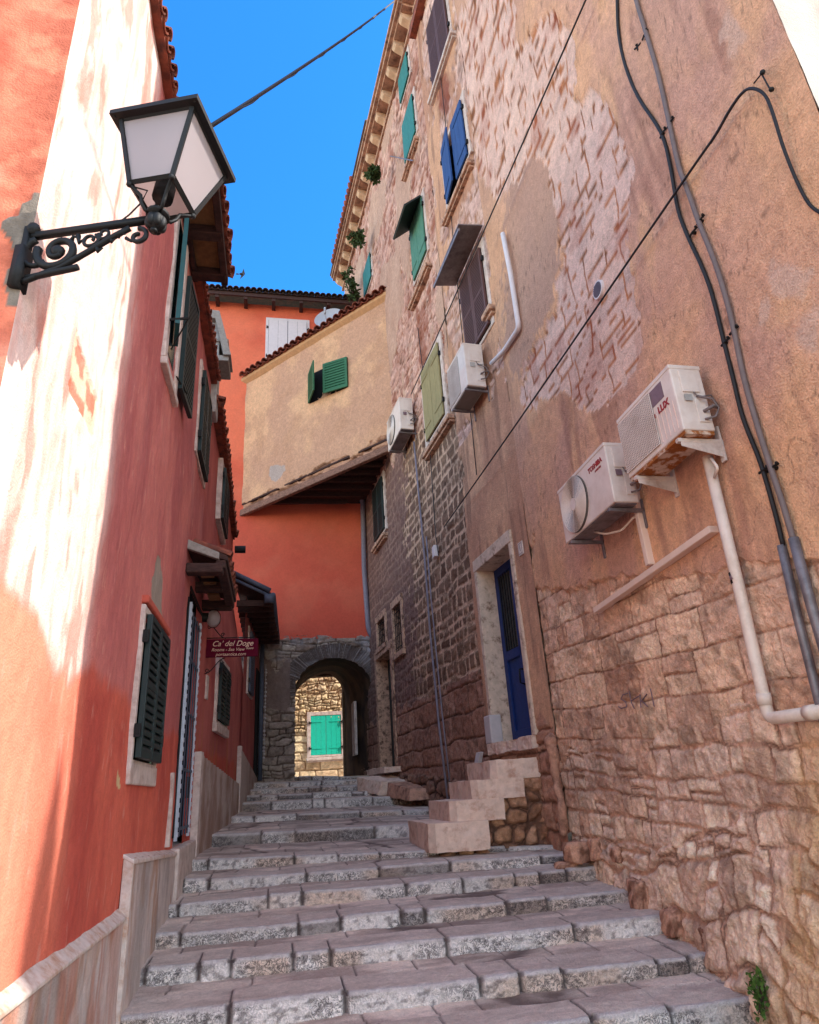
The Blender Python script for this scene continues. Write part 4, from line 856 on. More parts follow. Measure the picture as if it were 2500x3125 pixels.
wall('wall', TN, np.arange(-.35, TL+.02, .022), np.arange(9.2, 15.3, .022), fnT, parent=TH, maskfn=lambda t, z: (z < ttop(t)) & (z > tb(t)+.05*(fbm(t*2.5, z*0+3, 4, 6)-.5)))
p = MB(); a0 = TN.W(0, bR[1]-.12, -.02); a1 = TN.W(TL, bL[1]-.10, -.02)
p.box(((a0[0]+a1[0])/2, (a0[1]+a1[1])/2, (a0[2]+a1[2])/2), np.array([(a1[0]-a0[0])/2, (a1[1]-a0[1])/2, (a1[2]-a0[2])/2]), np.array([TN.n[0], TN.n[1], 0])*.07, (0, 0, .1)); ob('edge_beam', p, 'beam', TH, bevel=.02)
for k in range(8):       # joists under the floor
    t = .35+k*.62; z = tb(t)+.02; s0 = TN.W(t, z, .02); p = MB(); y1 = 19.0; 
    p.prism([TN.W(t, z, -.12), TN.W(t+.13, z, -.12), (TN.W(t+.13, z, 0)[0]+2.6, TN.W(t+.13, z, 0)[1], z), (TN.W(t, z, 0)[0]+2.6, TN.W(t, z, 0)[1], z)], (0, 0, .14)); ob('joist', p, 'wood', TH)
p = MB(); zz = max(bR[1], bL[1])+.0; p.prism([(TN.W(-.2, 0)[0], TN.W(-.2, 0)[1], bR[1]+.16), (TN.W(TL, 0)[0], TN.W(TL, 0)[1], bL[1]+.16), (2.9, 19, bL[1]+.3)], (0, 0, .05)); ob('floor_boards', p, 'wood', TH)
# roof: slab rising away from the eave, cover tiles along it
e0 = np.array(TN.W(-.25, tq[1][1]+.03, .0)); e1 = np.array(TN.W(TL+.12, tq[0][1]+.0, .0)); back = np.array([-TN.n[0], -TN.n[1], .12])
p = MB(); p.prism([tuple(e0+np.array([TN.n[0], TN.n[1], 0])*.10), tuple(e1+np.array([TN.n[0], TN.n[1], 0])*.10), tuple(e1+back*.3), (2.6, 18.9, tq[0][1]+.5), tuple(e0+back*.5)], (0, 0, .06)); tr = ob('roof', p, 'tan_edge' if 'tan_edge' in M else 'frame', TH)
M['tanm'] = mat('tan_moulding', (196, 150, 108), .9, var=.15, bump=.4)
tr.data.materials[0] = M['tile']
p = MB(); nn = np.array([TN.n[0], TN.n[1], 0]); p.prism([tuple(e0+nn*.0), tuple(e0+nn*.12), tuple(e0+nn*.12-np.array([0, 0, .1])), tuple(e0-np.array([0, 0, .22]))], tuple(e1-e0)); ob('eave_moulding', p, 'tanm', tr)
dn = _n(np.array([TN.n[0], TN.n[1], -.3])); tiles('tile_row', tr, tuple(e0+nn*.2+np.array([0, 0, .07])), tuple(e1+nn*.2+np.array([0, 0, .07])), dn, 24, r=.115, L=.55)
a = TN.P(652, 800); b = TN.P(733, 752); c_ = TN.P(652, 858)
tw0, tw1 = TN.P(733, 790)[0], TN.P(652, 830)[0]; wz0, wz1 = TN.P(733, 815)[1], TN.P(733, 752)[1]
p = MB(); p.pb(TN, tw0, tw1, wz0, wz1, -.02, .006); tw = ob('window', p, 'dark', TH)
hw = (tw1-tw0)/2
mb = MB(); fr = leaf_frame(TN, tw0, wz0, .02, 10, 'l'); louvers(mb, fr, hw*1.1, wz1-wz0, .04, .09, .07, mid=False); ob('shutter', mb, 'bgreen', tw)
mb = MB(); fr = leaf_frame(TN, tw1, wz0, .02, 38, 'r'); louvers(mb, fr, hw*1.05, wz1-wz0, .04, .09, .07, mid=False); ob('shutter', mb, 'bgreen', tw)
# satellite dish
dc = np.array(atY(692, 668, 17.6)); sd_ = thing('satellite_dish', 'pale grey satellite dish behind the tiled roof of the jutting room', 'satellite dish', tuple(dc))
nd = _n((-.45, -1, .25)); ua = _n(np.cross(nd, (0, 0, 1))); ub = np.cross(ua, nd); mb = MB(); rows = 6; sg = 36; R0 = .47
for side in (0, .015):
    o = len(mb.v)
    for i in range(rows+1):
        rr = R0*i/rows
        for k in range(sg):
            t = 2*PI*k/sg; mb.v.append(tuple(dc+ua*rr*math.cos(t)*1.05+ub*rr*math.sin(t)*.9-nd*(.12*(1-(rr/R0)**2)+side)))
    for i in range(rows):
        for k in range(sg): mb.f.append((o+i*sg+k, o+i*sg+(k+1) % sg, o+(i+1)*sg+(k+1) % sg, o+(i+1)*sg+k))
ob('reflector', mb, 'dish', sd_, smooth=True)
mb = MB(); mb.tube([tuple(dc-ub*.42), tuple(dc+nd*.35-ub*.15)], .014, 6); mb.tube([tuple(dc+nd*.30-ub*.2), tuple(dc+nd*.35+ub*.05)], .035, 10); ob('feed_arm', mb, 'dish', sd_, smooth=True)
mb = MB(); mb.tube([tuple(dc-nd*.12), tuple(dc-nd*.25-np.array([0, 0, .6]))], .03, 8); ob('mast', mb, 'gpipe', sd_)
# ================================================================== stairs, ground
# nosing line of each step: (left pixel, left y, right pixel, right y)
ST = [((300, 3300), 5.30, (2230, 3044), 5.10), ((372, 3099), 5.95, (2130, 2912), 5.72), ((427, 2957), 6.65, (2019, 2795), 6.45), ((471, 2852), 7.3, (1876, 2717), 7.15),
      ((503, 2759), 8.1, (1823, 2644), 7.85), ((523, 2690), 8.8, (1650, 2610), 8.35), ((530, 2625), 9.7, (1612, 2580), 8.95), ((652, 2545), 11.5, (1270, 2516), 11.1),
      ((709, 2493), 13.8, (1300, 2469), 13.2), ((750, 2450), 15.6, (1251, 2427), 15.1), ((761, 2429), 16.4, (1110, 2416), 16.1), ((766, 2411), 17.2, (1110, 2394), 17.0),
      ((780, 2389), 18.1, (1135, 2378), 17.9), ((905, 2370), 19.2, (1145, 2368), 19.1)]
STW = bpy.data.objects.new('stairs', None); C.objects.link(STW); STW['kind'] = 'structure'
NS = []
for (l, yl, r_, yr) in ST:
    a = atY(l[0]/SC, l[1]/SC, yl); b = atY(r_[0]/SC, r_[1]/SC, yr); NS.append((a, b))
def nos(i, x):
    a, b = NS[i]; k = (x-a[0])/(b[0]-a[0]); return a[1]+(b[1]-a[1])*k, a[2]+(b[2]-a[2])*np.clip(k, -.35, 1.5)
for i in range(len(NS)):
    near = i < 7; res = .014 if near else .022
    x = np.arange(-1.35, 3.75, res); y, z = nos(i, x)
    if i+1 < len(NS): y2, z2 = nos(i+1, x); hb = .22
    else: y2 = np.full(x.shape, 30.); z2 = z; hb = .2
    zprev = nos(i-1, x)[1] if i > 0 else z-.18
    wob = (fbm(x*1.6, x*0+i*3.3, 3, 7)-.5)*.035; sag = (fbm(x*.9, x*0+i*1.7, 3, 8)-.5)*.03
    rg = random.Random(50+i); xs = [-1.6]
    while xs[-1] < 3.9: xs.append(xs[-1]+rg.choice((rg.uniform(.22, .45), rg.uniform(.55, 1.25), rg.uniform(.5, 1.1))))
    xs = np.array(xs); q = np.clip(np.searchsorted(xs, x)-1, 0, len(xs)-2); dj = np.minimum(x-xs[q], xs[q+1]-x); hid = _h(q.astype(float), np.full(q.shape, float(i)), 5)
    depth = (y2-y)+.12; nr = 16 if near else 9; nt_ = 44 if near else 26
    hz = (z-zprev)+.05
    rows = []
    for k in range(nr): rows.append(('r', k/(nr)))        # riser bottom to top
    rows.append(('n', 0)); rows.append(('n', 1)); rows.append(('n', 2))
    kk = np.linspace(0, 1, nt_)**1.25
    for k in kk[1:]: rows.append(('t', k))
    pos = np.zeros((len(rows), len(x), 3)); rgbv = np.zeros((len(rows), len(x), 4))
    zt_ = z+sag+(hid-.5)*.02
    jn = ss(.004, .02+.012*hid, dj-.006+.02*(fbm(x*20, x*0, 2, 5)-.5))
    for rI, (ty, k) in enumerate(rows):
        if ty == 'r':
            zz = zt_-.025-(hz-.025)*(1-k); v = (zz-zt_)
            jn_ = ss(.004, .02+.014*hid, dj+.028*(fbm(x*9, zz*9+i, 3, 55)-.5)); nz = fbm(x*22, zz*30+i*5, 4, 3); n2 = fbm(x*7, zz*9+i*5, 4, 4)
            out = jn_*(.035+.02*hid)+(nz-.5)*.02+(n2-.5)*.025-.028*(1-ss(0, .35, k+.0*x)) *1.0
            yy = y+wob-out+.02; pos[rI] = np.stack([x, yy, zz], -1)
            spk = ss(.55, .66, fbm(x*24+3, zz*34+i*7, 4, 13)); warm = ss(.5, .7, fbm(x*1.6, zz*0+i*2., 3, 14))
            cw = mix(col((240, 230, 224), x.shape), col((222, 194, 174), x.shape), warm*.8)
            cw = cw*(.8+.25*hid)[..., None]; cw = mix(cw, col((96, 84, 84), x.shape), spk*.6)
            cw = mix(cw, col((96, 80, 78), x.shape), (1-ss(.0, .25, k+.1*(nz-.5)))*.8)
            pt = (_h(q.astype(float), np.full(q.shape, float(i)), 25) > .86); cw = np.where(pt[..., None], mix(cw, col((96, 84, 82), x.shape), np.full(x.shape, .6)), cw)
            rgbv[rI, :, :3] = mix(col((92, 78, 74), x.shape), cw, jn_); rgbv[rI, :, 3] = jn_*(.35+.9*ss(.4, .6, fbm(x*2.3, zz*3+i*9., 3, 64)))
        elif ty == 'n':
            dd = [(.001, -.016), (.008, -.004), (.022, 0)][k]; nz = (fbm(x*25, x*0+i, 3, 9)-.5)*.012
            out = jn*(.035+.02*hid); pos[rI] = np.stack([x, y+wob-out+.02+dd[0], zt_+dd[1]+nz-(1-jn)*.02], -1)
            rgbv[rI, :, :3] = mix(col((100, 84, 80), x.shape), col((206, 194, 190), x.shape)*(.75+.35*fbm(x*18, x*0+i, 3, 4))[..., None], jn)
        else:
            yy = y+.03+depth*k; nz = fbm(x*3, yy*6, 4, 23); 
            tilt = (.02 if near else .03)*(yy-y) if i < len(NS)-1 else 0*yy
            # paving behind the kerb stones
            kerb = ss(.42, .38, (yy-y)+.06*(hid-.5)); dpv, ip = coursed(x+i*1.3, yy, 91, (.16, .3), (.5, 1.0), .03)
            jk = ss(.002, .012, dj)
            zz = zt_*kerb+(z+sag*.4)*(1-kerb)+tilt+(nz-.5)*.022+(fbm(x*12, yy*12, 3, 24)-.5)*.008-(1-kerb)*(1-ss(.0, .014, dpv))*.012-kerb*(1-jk)*.02-.03*ss(.9, 1, k)*near
            pos[rI] = np.stack([x, yy, zz], -1)
            cb = mix(col((226, 204, 188), x.shape), col((182, 160, 148), x.shape), ss(.35, .65, fbm(x*2, yy*5, 4, 25)))
            cb = cb*(.8+.4*ip)[..., None]; cb = mix(cb, col((112, 94, 88), x.shape), (1-ss(.002, .014, dpv))*(1-kerb)*.9)
            ck = mix(col((230, 210, 196), x.shape), col((186, 166, 154), x.shape), fbm(x*4, yy*8, 4, 28)); ck = mix(col((80, 66, 66), x.shape), ck, jk)
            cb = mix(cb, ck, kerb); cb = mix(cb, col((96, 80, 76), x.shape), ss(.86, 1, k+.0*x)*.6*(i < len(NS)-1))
            rgbv[rI, :, :3] = cb*(.85+.3*fbm(x*20, yy*24, 3, 29))[..., None]
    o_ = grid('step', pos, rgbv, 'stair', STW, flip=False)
# ground in front of the steps, and the wide ground
g0 = MB(); g0.v = [(-250, -250, -.02), (250, -250, -.02), (250, 400, -.02), (-250, 400, -.02)]; g0.f = [(0, 1, 2, 3)]
gr = ob('ground', g0, mat('paved_ground', (140, 124, 112), .9, var=.2, sc=3, bump=.5)); gr['kind'] = 'structure'
XX, YY = np.meshgrid(np.arange(-1.4, 8.0, .05), np.arange(-4, 5.45, .05)); dd_, ii = coursed(XX, YY, 17, (.3, .45), (.6, 1.1), .03)
ZZ = np.clip((YY-1)/4.2, 0, 1)*.0+.0+(fbm(XX*2, YY*2, 4, 2)-.5)*.02-(1-ss(0, .02, dd_))*.01
oo = grid('paving', np.stack([XX, YY, ZZ], -1), mix(col((90, 78, 74), XX.shape), col((168, 150, 138), XX.shape)*(.75+.4*ii)[..., None], ss(0, .02, dd_)), 'stair'); oo['kind'] = 'structure'
g1 = MB(); g1.bb(-6, 10, 19.3, 25.5, 1.9, 2.04+.0); g1.bb(10, 30, 10, 40, 1.9, 2.03)
gy = ob('courtyard_paving', g1, mat('courtyard_stone', (176, 150, 128), .9, var=.2, sc=4, bump=.5)); gy['kind'] = 'structure'
# ================================================================== street lamp
hb = np.array(atY(325, 465, 2.325)); LPp = (.0095, .3523, .1435, .4891, .0987, .1709, .2093, .5071, .0792, .0739, -.0011)
e3 = _n((LPp[8], LPp[9], 1)); e1 = np.array([math.cos(LPp[1]), -math.sin(LPp[1]), 0]); e1 = _n(e1-e3*(e1@e3)); e2 = np.cross(e3, e1); hub = hb+np.array([LPp[0], LPp[10], 0])
base = np.array(LF.PW(60, 500)); base[2] = hub[2]
SL = thing('street_lamp', 'black wrought iron lantern with milky panes on a scrolled wall bracket', 'street lamp', tuple(base))
def LP(a, b, z): return hub+e1*a+e2*b+e3*z
ab, at_, ar, zb_, zt2, zr = LPp[4], LPp[5], LPp[6], LPp[2], LPp[3], LPp[7]
def corner(s1, s2, lvl):
    a, z = {'b': (ab, zb_), 't': (at_, zt2), 'r': (ar, zr)}[lvl]; return LP(s1*a, s2*a, z)
def bar(mb, p, q, w=.012): mb.tube([tuple(p), tuple(q)], w, 4)
CR = [(-1, -1), (1, -1), (1, 1), (-1, 1)]
mb = MB()
for i in range(4):
    bar(mb, corner(*CR[i], 'b'), corner(*CR[i], 't'), .013); bar(mb, corner(*CR[i], 'b'), corner(*CR[(i+1) % 4], 'b'), .013); bar(mb, corner(*CR[i], 't'), corner(*CR[(i+1) % 4], 't'), .012)
    mb.ball(tuple(corner(*CR[i], 'b')-e3*.012), .014, 8)
# rim
o = len(mb.v)
for (a, z) in ((at_*.98, zt2-.005), (ar, zr-.02), (ar, zr+.008), (at_*.98, zr+.012)):
    for c in CR: mb.v.append(tuple(LP(c[0]*a, c[1]*a, z)))
for j in range(3):
    for k in range(4): mb.f.append((o+j*4+k, o+j*4+(k+1) % 4, o+(j+1)*4+(k+1) % 4, o+(j+1)*4+k))
for c in CR:
    for (dx, dy) in ((.9, .9),): mb.ball(tuple(LP(c[0]*ar*.92, c[1]*ar*.92, zr-.02)), .006, 6)
ob('frame', mb, 'iron', SL)
mb = MB(); o = len(mb.v)
for (a, z) in ((ar*.99, zr+.012), (ar*.62, zr+.11), (ar*.3, zr+.16), (ar*.1, zr+.18), (ar*.1, zr+.23), (.004, zr+.28)):
    for c in CR: mb.v.append(tuple(LP(c[0]*a, c[1]*a, z)))
for j in range(5):
    for k in range(4): mb.f.append((o+j*4+k, o+j*4+(k+1) % 4, o+(j+1)*4+(k+1) % 4, o+(j+1)*4+k))
ob('lantern_roof', mb, 'iron', SL)
for i in range(4):
    c0, c1 = CR[i], CR[(i+1) % 4]; mb = MB(); mb.v = [tuple(corner(*c0, 'b')), tuple(corner(*c1, 'b')), tuple(corner(*c1, 't')), tuple(corner(*c0, 't'))]; mb.f = [(0, 1, 2, 3)]; ob('pane', mb, 'glass', SL)
mb = MB(); mb.tube([tuple(LP(0, 0, zb_+.0)), tuple(LP(0, 0, zb_+.08))], .045, 12); ob('socket', mb, 'iron', SL, smooth=True)
mb = MB()      # four curved arms from the hub to the lantern's lower corners
for c in CR:
    p0 = LP(0, 0, .03); p3 = corner(*c, 'b'); hz_ = p3-hub; hz_ = hz_-e3*(hz_@e3); hz_ = _n(hz_)
    pts = [p0+hz_*.03, p0+hz_*.055-e3*.0, p0+hz_*.075+e3*.03, p0+hz_*.085+e3*.07, p3-hz_*.012-e3*.02, p3-e3*.012]; mb.tube([tuple(p) for p in pts], .008, 8)
ob('cradle', mb, 'iron', SL, smooth=True)
mb = MB(); mb.ball(tuple(hub-e3*.01), .042, 14, (1, 1, 1.1)); mb.tube([tuple(hub+e3*.025), tuple(hub+e3*.04)], .05, 14); mb.tube([tuple(hub-e3*.055), tuple(hub-e3*.07)], .016, 10)
for k in range(7):
    a = 2*PI*k/7; mb.ball(tuple(hub+e1*.028*math.cos(a)+e2*.028*math.sin(a)-e3*.015), .02, 8, (1, 1, 1.7))
ob('hub', mb, 'iron', SL, smooth=True)
bd = hub-base; bl = np.hypot(bd[0], bd[1]); be = np.array([bd[0]/bl, bd[1]/bl, 0]); bz = np.array([0, 0, 1.]); bn = np.cross(be, bz)
def BP(a, z, o=0): return base+be*a*bl+bz*z+bn*o
mb = MB(); mb.box(tuple(BP(.5, .012)), be*bl*.47, bz*.014, bn*.012)
low = [(0.0, -.25), (.06, -.235), (.16, -.215), (.3, -.19), (.42, -.15), (.56, -.10), (.70, -.05), (.80, -.02)]
mb.tube([tuple(BP(a, z)) for a, z in low], .013, 8)
mb.tube([tuple(BP(a, z)) for a, z in ((.05, -.225), (.2, -.215), (.4, -.205), (.44, -.2))], .014, 8)
mb.box(tuple(BP(-.0, -.1)), be*.012, bz*.16, bn*.02)
def spiral(cx, cz, r0, r1, a0, a1, n=26, w=.011, w1=None):
    pts = []
    for i in range(n):
        k = i/(n-1); a = a0+(a1-a0)*k; r = r0+(r1-r0)*k; pts.append(tuple(BP(cx+r*math.cos(a)/bl, cz+r*math.sin(a))))
    mb.tube(pts, w, 8, r1=w1)
spiral(.26, -.095, .10, .022, PI*.9, PI*.9+2*PI*1.4, 34, .019, .013); mb.ball(tuple(BP(.26, -.095)), .03, 10, (1, .7, 1))
spiral(.12, -.10, .095, .05, PI*.6, PI*1.7, 16, .016, .01)
spiral(.50, -.055, .045, .012, PI*.2, PI*.2-2*PI*1.2, 22, .009, .007); spiral(.60, -.03, .035, .01, PI, PI+2*PI*1.1, 20, .008, .006)
spiral(.87, -.075, .045, .012, -PI*.1+PI*.6, -PI*.1+PI*.6-2*PI*1.05, 24, .011, .009)
mb.tube([tuple(BP(a, z)) for a, z in ((.78, -.075), (.82, -.095), (.84, -.1))], .009, 8, r1=.004)
for (a, z, dx, dz) in ((.40, -.02, .03, -.045), (.66, -.055, .02, -.03), (.56, -.1, .025, -.03), (.35, -.05, .03, .03), (.71, -.06, .03, .02)):
    mb.tube([tuple(BP(a, z)), tuple(BP(a+dx*.5, z+dz)), tuple(BP(a+dx*2, z+dz*.4))], .012, 6, r1=.003)
ob('bracket', mb, 'iron', SL, smooth=True)
mb = MB(); mb.ball(tuple(BP(.03, .05)), .03, 10); mb.tube([tuple(BP(.03, .02)), tuple(BP(.03, .075))], .022, 10); mb.tube([tuple(BP(.06, .0)), tuple(BP(-.1, -.02)), tuple(BP(-.35, -.0))], .010, 6); mb.box(tuple(BP(-.01, -.17)), be*.02, bz*.11, bn*.035); ob('wall_mount', mb, 'iron', SL, smooth=True)
mb = MB(); pts = [BP(.72, .03), BP(.78, .06), BP(.86, .12), BP(.90, .19), corner(-1, -1, 'b')+e3*-.02]; mb.tube([tuple(p) for p in pts], .004, 6); ob('wire', mb, 'cable', SL)
# ================================================================== air conditioners
def textobj(name, s, size, org, ex, ez, m, parent, ext=.002, shear=0, bold=None):
    cu = bpy.data.curves.new(name, 'FONT'); cu.body = s; cu.size = size; cu.extrude = ext; cu.shear = shear; cu.align_x = 'CENTER'; cu.align_y = 'CENTER'
    if bold: cu.offset = bold
    to = bpy.data.objects.new(name+'_c', cu); C.objects.link(to); bpy.context.view_layer.update()
    dg_ = bpy.context.evaluated_depsgraph_get(); me = bpy.data.meshes.new_from_object(to.evaluated_get(dg_)); bpy.data.objects.remove(to)
    ex = _n(ex); ez = _n(ez); n = np.cross(ex, ez); org = np.array(org, float)
    for v in me.vertices: q = org+ex*v.co[0]+ez*v.co[1]+n*v.co[2]; v.co = tuple(q)
    me.materials.clear(); me.materials.append(M[m]); o = bpy.data.objects.new(name, me); C.objects.link(o)
    if parent is not None:
        o.parent = parent
        if parent.type == 'EMPTY': o.location = tuple(-c for c in parent.location)
    return o
def aircon(label, pl, t0, t1, z0, z1, o0, o1, style, rusty=False):
    """t0 = end nearer the camera"""
    T = thing('air_conditioner', label, 'air conditioner', pl.W((t0+t1)/2, z0, o0), 'air conditioner units on the right-hand house walls')
    W = t1-t0; H = z1-z0
    b = MB(); b.pb(pl, t0, t1, z0, z1, o0, o1); cs = ob('casing', b, 'acw', T, bevel=.012)
    b = MB(); b.pb(pl, t0-.004, t1+.004, z1-.03, z1+.008, o0-.004, o1+.006); ob('lid', b, 'acw', cs, bevel=.006)
    gt0, gt1 = (t0+W*.36, t1-.015)
    n3 = np.array([pl.n[0], pl.n[1], 0]); e3_ = np.array([pl.e[0], pl.e[1], 0])
    if style == 'fan':
        cc_ = np.array(pl.W((gt0+gt1)/2, (z0+z1)/2, o1)); R = min(gt1-gt0, H)*.48
        b = MB(); b.tube([tuple(cc_), tuple(cc_+n3*.012)], R*1.02, 40); ob('fan_recess', b, mat('fan_dark_grey', (92, 84, 78), .7), cs)
        b = MB()
        for rr in np.linspace(.08, R, 26): b.tube([tuple(cc_+n3*.026+e3_*rr*math.cos(a)+np.array([0, 0, 1])*rr*math.sin(a)) for a in np.linspace(0, 2*PI, 49)], .0026, 4, cap=False)
        for k in range(10):
            a = 2*PI*k/10; b.tube([tuple(cc_+n3*.024+(e3_*math.cos(a)+np.array([0, 0, 1])*math.sin(a))*.07), tuple(cc_+n3*.024+(e3_*math.cos(a)+np.array([0, 0, 1])*math.sin(a))*R)], .003, 4)
        b.tube([tuple(cc_+n3*.014), tuple(cc_+n3*.03)], .07, 24); ob('fan_guard', b, 'acw', cs)
        b = MB()
        for k in range(2):
            a0 = PI/2+k*PI; pts = [cc_+n3*.013+(e3_*math.cos(a0+d)+np.array([0, 0, 1])*math.sin(a0+d))*rr for (d, rr) in ((-.12, .06), (-.3, R*.95), (-.1, R*.99), (.12, R*.97), (.2, .06))]
            b.v += [tuple(p) for p in pts]; o = len(b.v)-5; b.f.append(tuple(range(o, o+5)))
        ob('blades', b, 'dark', cs)
    else:
        b = MB(); b.pb(pl, gt0, gt1, z0+.05, z1-.06, o1, o1+.006); ob('coil', b, 'acg', cs)
        b = MB(); n = 26
        for i in range(n+1): z = z0+.05+(H-.11)*i/n; b.pb(pl, gt0, gt1, z-.004, z+.004, o1+.006, o1+.014)
        for i in range(23): t = gt0+(gt1-gt0)*i/22; b.pb(pl, t-.003, t+.003, z0+.05, z1-.06, o1+.008, o1+.012)
        ob('grille', b, 'acw', cs)
        b = MB()
        for i in range(5): t = t0+W*.06+W*.26*i/4; b.pb(pl, t-.002, t+.002, z0+.04, z0+H*.5, o1, o1+.004)
        ob('front_ribs', b, 'acp', cs)
    # service end facing the camera
    D = o1-o0; b = MB(); b.pb(pl, t0-.012, t0, z0+H*.58, z1-.05, o0+D*.2, o0+D*.75); b.pb(pl, t0-.010, t0, z0+H*.12, z0+H*.5, o0+D*.1, o0+D*.45); ob('service_panel', b, 'acw', cs, bevel=.006)
    b = MB(); b.pb(pl, t0-.013, t0-.010, z0+H*.44, z0+H*.54, o0+D*.5, o0+D*.75); ob('label_sticker', b, 'badge' if style == 'fan' else 'conc', cs)
    b = MB(); q = lambda o, z, dt=.05: pl.W(t0-dt, z, o0+o*D)
    b.tube([q(.35, z0+H*.52, .01), q(.3, z0+H*.46), q(.05, z0+H*.42, .07), q(-.15, z0+H*.30), q(.05, z0+H*.16, .06), q(.28, z0+H*.16, .01)], .010, 8)
    b.tube([q(.42, z0+H*.58, .01), q(.36, z0+H*.48, .03), q(.0, z0+H*.50, .05), q(-.3, z0+H*.4, .0)], .006, 6)
    b.tube([q(.25, z0+H*.28, .01), q(.1, z0+H*.3, .08), q(-.2, z0+H*.34, .02)], .014, 8); ob('hose', b, 'gcable', cs, smooth=True)
    if rusty:
        b = MB(); b.pb(pl, t0+.01, t1-.01, z0-.03, z0, o0+.01, o1-.01); ob('base_pan', b, 'rust', cs)
    else:
        b = MB(); b.pb(pl, t0+.02, t1-.02, z0-.012, z0, o0+.02, o1-.02); ob('base_pan', b, 'acg' if style != 'fan' else 'gpipe', cs)
    zb = z0-(.035 if rusty else .02)
    for t in (t0+W*.10, t1-W*.14):
        b = MB(); b.pb(pl, t-.02, t+.02, zb-.035, zb, 0, o1+.02)
        if rusty:
            b.prism([pl.W(t-.018, zb-.03, .0), pl.W(t-.018, zb-.03, o1), pl.W(t-.018, zb-.07, o1), pl.W(t-.018, zb-.17, .0)], tuple(e3_*.006)); b.pb(pl, t-.025, t+.025, zb-.19, zb+.12, 0.03, .05)
        else: b.pb(pl, t-.02, t+.02, zb-.2, zb+.1, .03, .05)
        ob('wall_bracket', b, 'frame' if rusty else 'gpipe', T, bevel=.004)
    return T, cs
ex = -np.array([RA.e[0], RA.e[1], 0])
T1, c1_ = aircon('larger cream air conditioner with rusty underside and LUX lettering', RA, 1.60, 2.50, 4.11, 4.71, .12, .40, 'grid', True)
textobj('lettering', 'LUX', .085, RA.W(1.78, 4.43, .403), ex, (0, 0, 1), 'red', c1_, bold=.003)
textobj('lettering', 'E', .05, RA.W(1.915, 4.415, .403), ex, (0, 0, 1), 'red', c1_)
b = MB(); b.pb(RA, 1.74, 1.96, 4.50, 4.65, .40, .403); ob('badge', b, 'badge', c1_)
T2, c2_ = aircon('air conditioner with round fan guard and TOSHIBA lettering, left of the rusty one', RA, 2.83, 4.00, 4.03, 4.66, .13, .39, 'fan')
textobj('lettering', 'TOSHIBA', .075, RA.W(3.07, 4.53, .393), ex, (0, 0, 1), 'red', c2_, bold=.002)
textobj('lettering', 'INVERTER', .03, RA.W(3.02, 4.47, .393), ex, (0, 0, 1), 'red', c2_)
def ontb(u, v, off): return RB.P(u, v, off)
a = RB.P(975, 722, .44); b_ = RB.P(955, 775, .44); c_ = RB.P(988, 805, .44)
T3, c3_ = aircon('white air conditioner under the brown louvred window', RB, a[0], a[0]+.86, c_[1], a[1], .1, .44, 'grid')
a = RB.P(840, 837, .42); c_ = RB.P(845, 900, .42)
T4, c4_ = aircon('small air conditioner beside the jutting tan room, farthest of the four', RB, a[0], a[0]+1.2, c_[1], a[1], .1, .42, 'fan')
# ================================================================== pipes, conduits, cables
def pipe(name, label, cat, pts, r, m, seg=10, smooth=True, group=None, clips=None):
    root = MB(); root.tube(pts, r, seg); o = ob(name, root, m, None, smooth=smooth); tag(o, label, cat, group)
    return o
def roundp(pts, rad=.06, n=5):
    P = [np.array(p, float) for p in pts]; out = [P[0]]
    for i in range(1, len(P)-1):
        a = P[i]+_n(P[i-1]-P[i])*rad; b = P[i]+_n(P[i+1]-P[i])*rad
        for k in range(n+1): t = k/n; out.append((1-t)**2*a+2*t*(1-t)*P[i]+t*t*b)
    out.append(P[-1]); return [tuple(p) for p in out]
wp = roundp([RA.PW(1490, 962, .10), RA.PW(1556, 1235, .09), RA.PW(1619, 1514, .09), RA.PW(1760, 1494, .09)], .07)
o1_ = pipe('drainpipe', 'thick white plastic drainpipe below the rusty air conditioner, ending in an elbow', 'pipe', wp, .043, 'pvc', 16)
b = MB(); b.tube([RA.PW(1607, 1460, .09), RA.PW(1612, 1485, .09)], .05, 16); ob('coupling', b, 'pvc', o1_, smooth=True); b = MB(); b.tube([RA.PW(1700, 1502, .09), RA.PW(1720, 1499, .09)], .05, 16); ob('coupling', b, 'pvc', o1_, smooth=True)
b = MB(); b.tube([RA.PW(1547, 1205, .09), RA.PW(1553, 1228, .09)], .0445, 16); st_ = ob('sticker', b, 'iron', o1_, smooth=True); b = MB(); b.tube([RA.PW(1549, 1212, .09), RA.PW(1551.5, 1221, .09)], .0455, 16); ob('sticker', b, 'badge', o1_, smooth=True)
b = MB(); b.tube(roundp([RA.PW(1497, 965, .13), RA.PW(1512, 985, .15), RA.PW(1505, 1005, .12)], .03), .012, 8); ob('condensate_hose', b, 'pvc', o1_, smooth=True)
def trunking(label, p, q, w=.05, d=.04, m='trunk', nm='cable_trunking'):
    b = MB(); P0 = np.array(RA.PW(*p)); P1 = np.array(RA.PW(*q)); dr_ = _n(P1-P0); n = np.array([RA.n[0], RA.n[1], 0]); u = np.cross(dr_, n)
    b.box(tuple((P0+P1)/2+n*(.04+d/2)), (P1-P0)/2, u*w/2, n*(d/2+.02)); o = ob(nm, b, m, None, bevel=.006); tag(o, label, 'cable trunking'); return o
trunking('long sloping cream cable trunking below the air conditioners', (1268, 1286), (1518, 1114), .06, .045)
trunking('short upright cream cable trunking under the fan air conditioner', (1348, 1032), (1383, 1190), .06, .04)
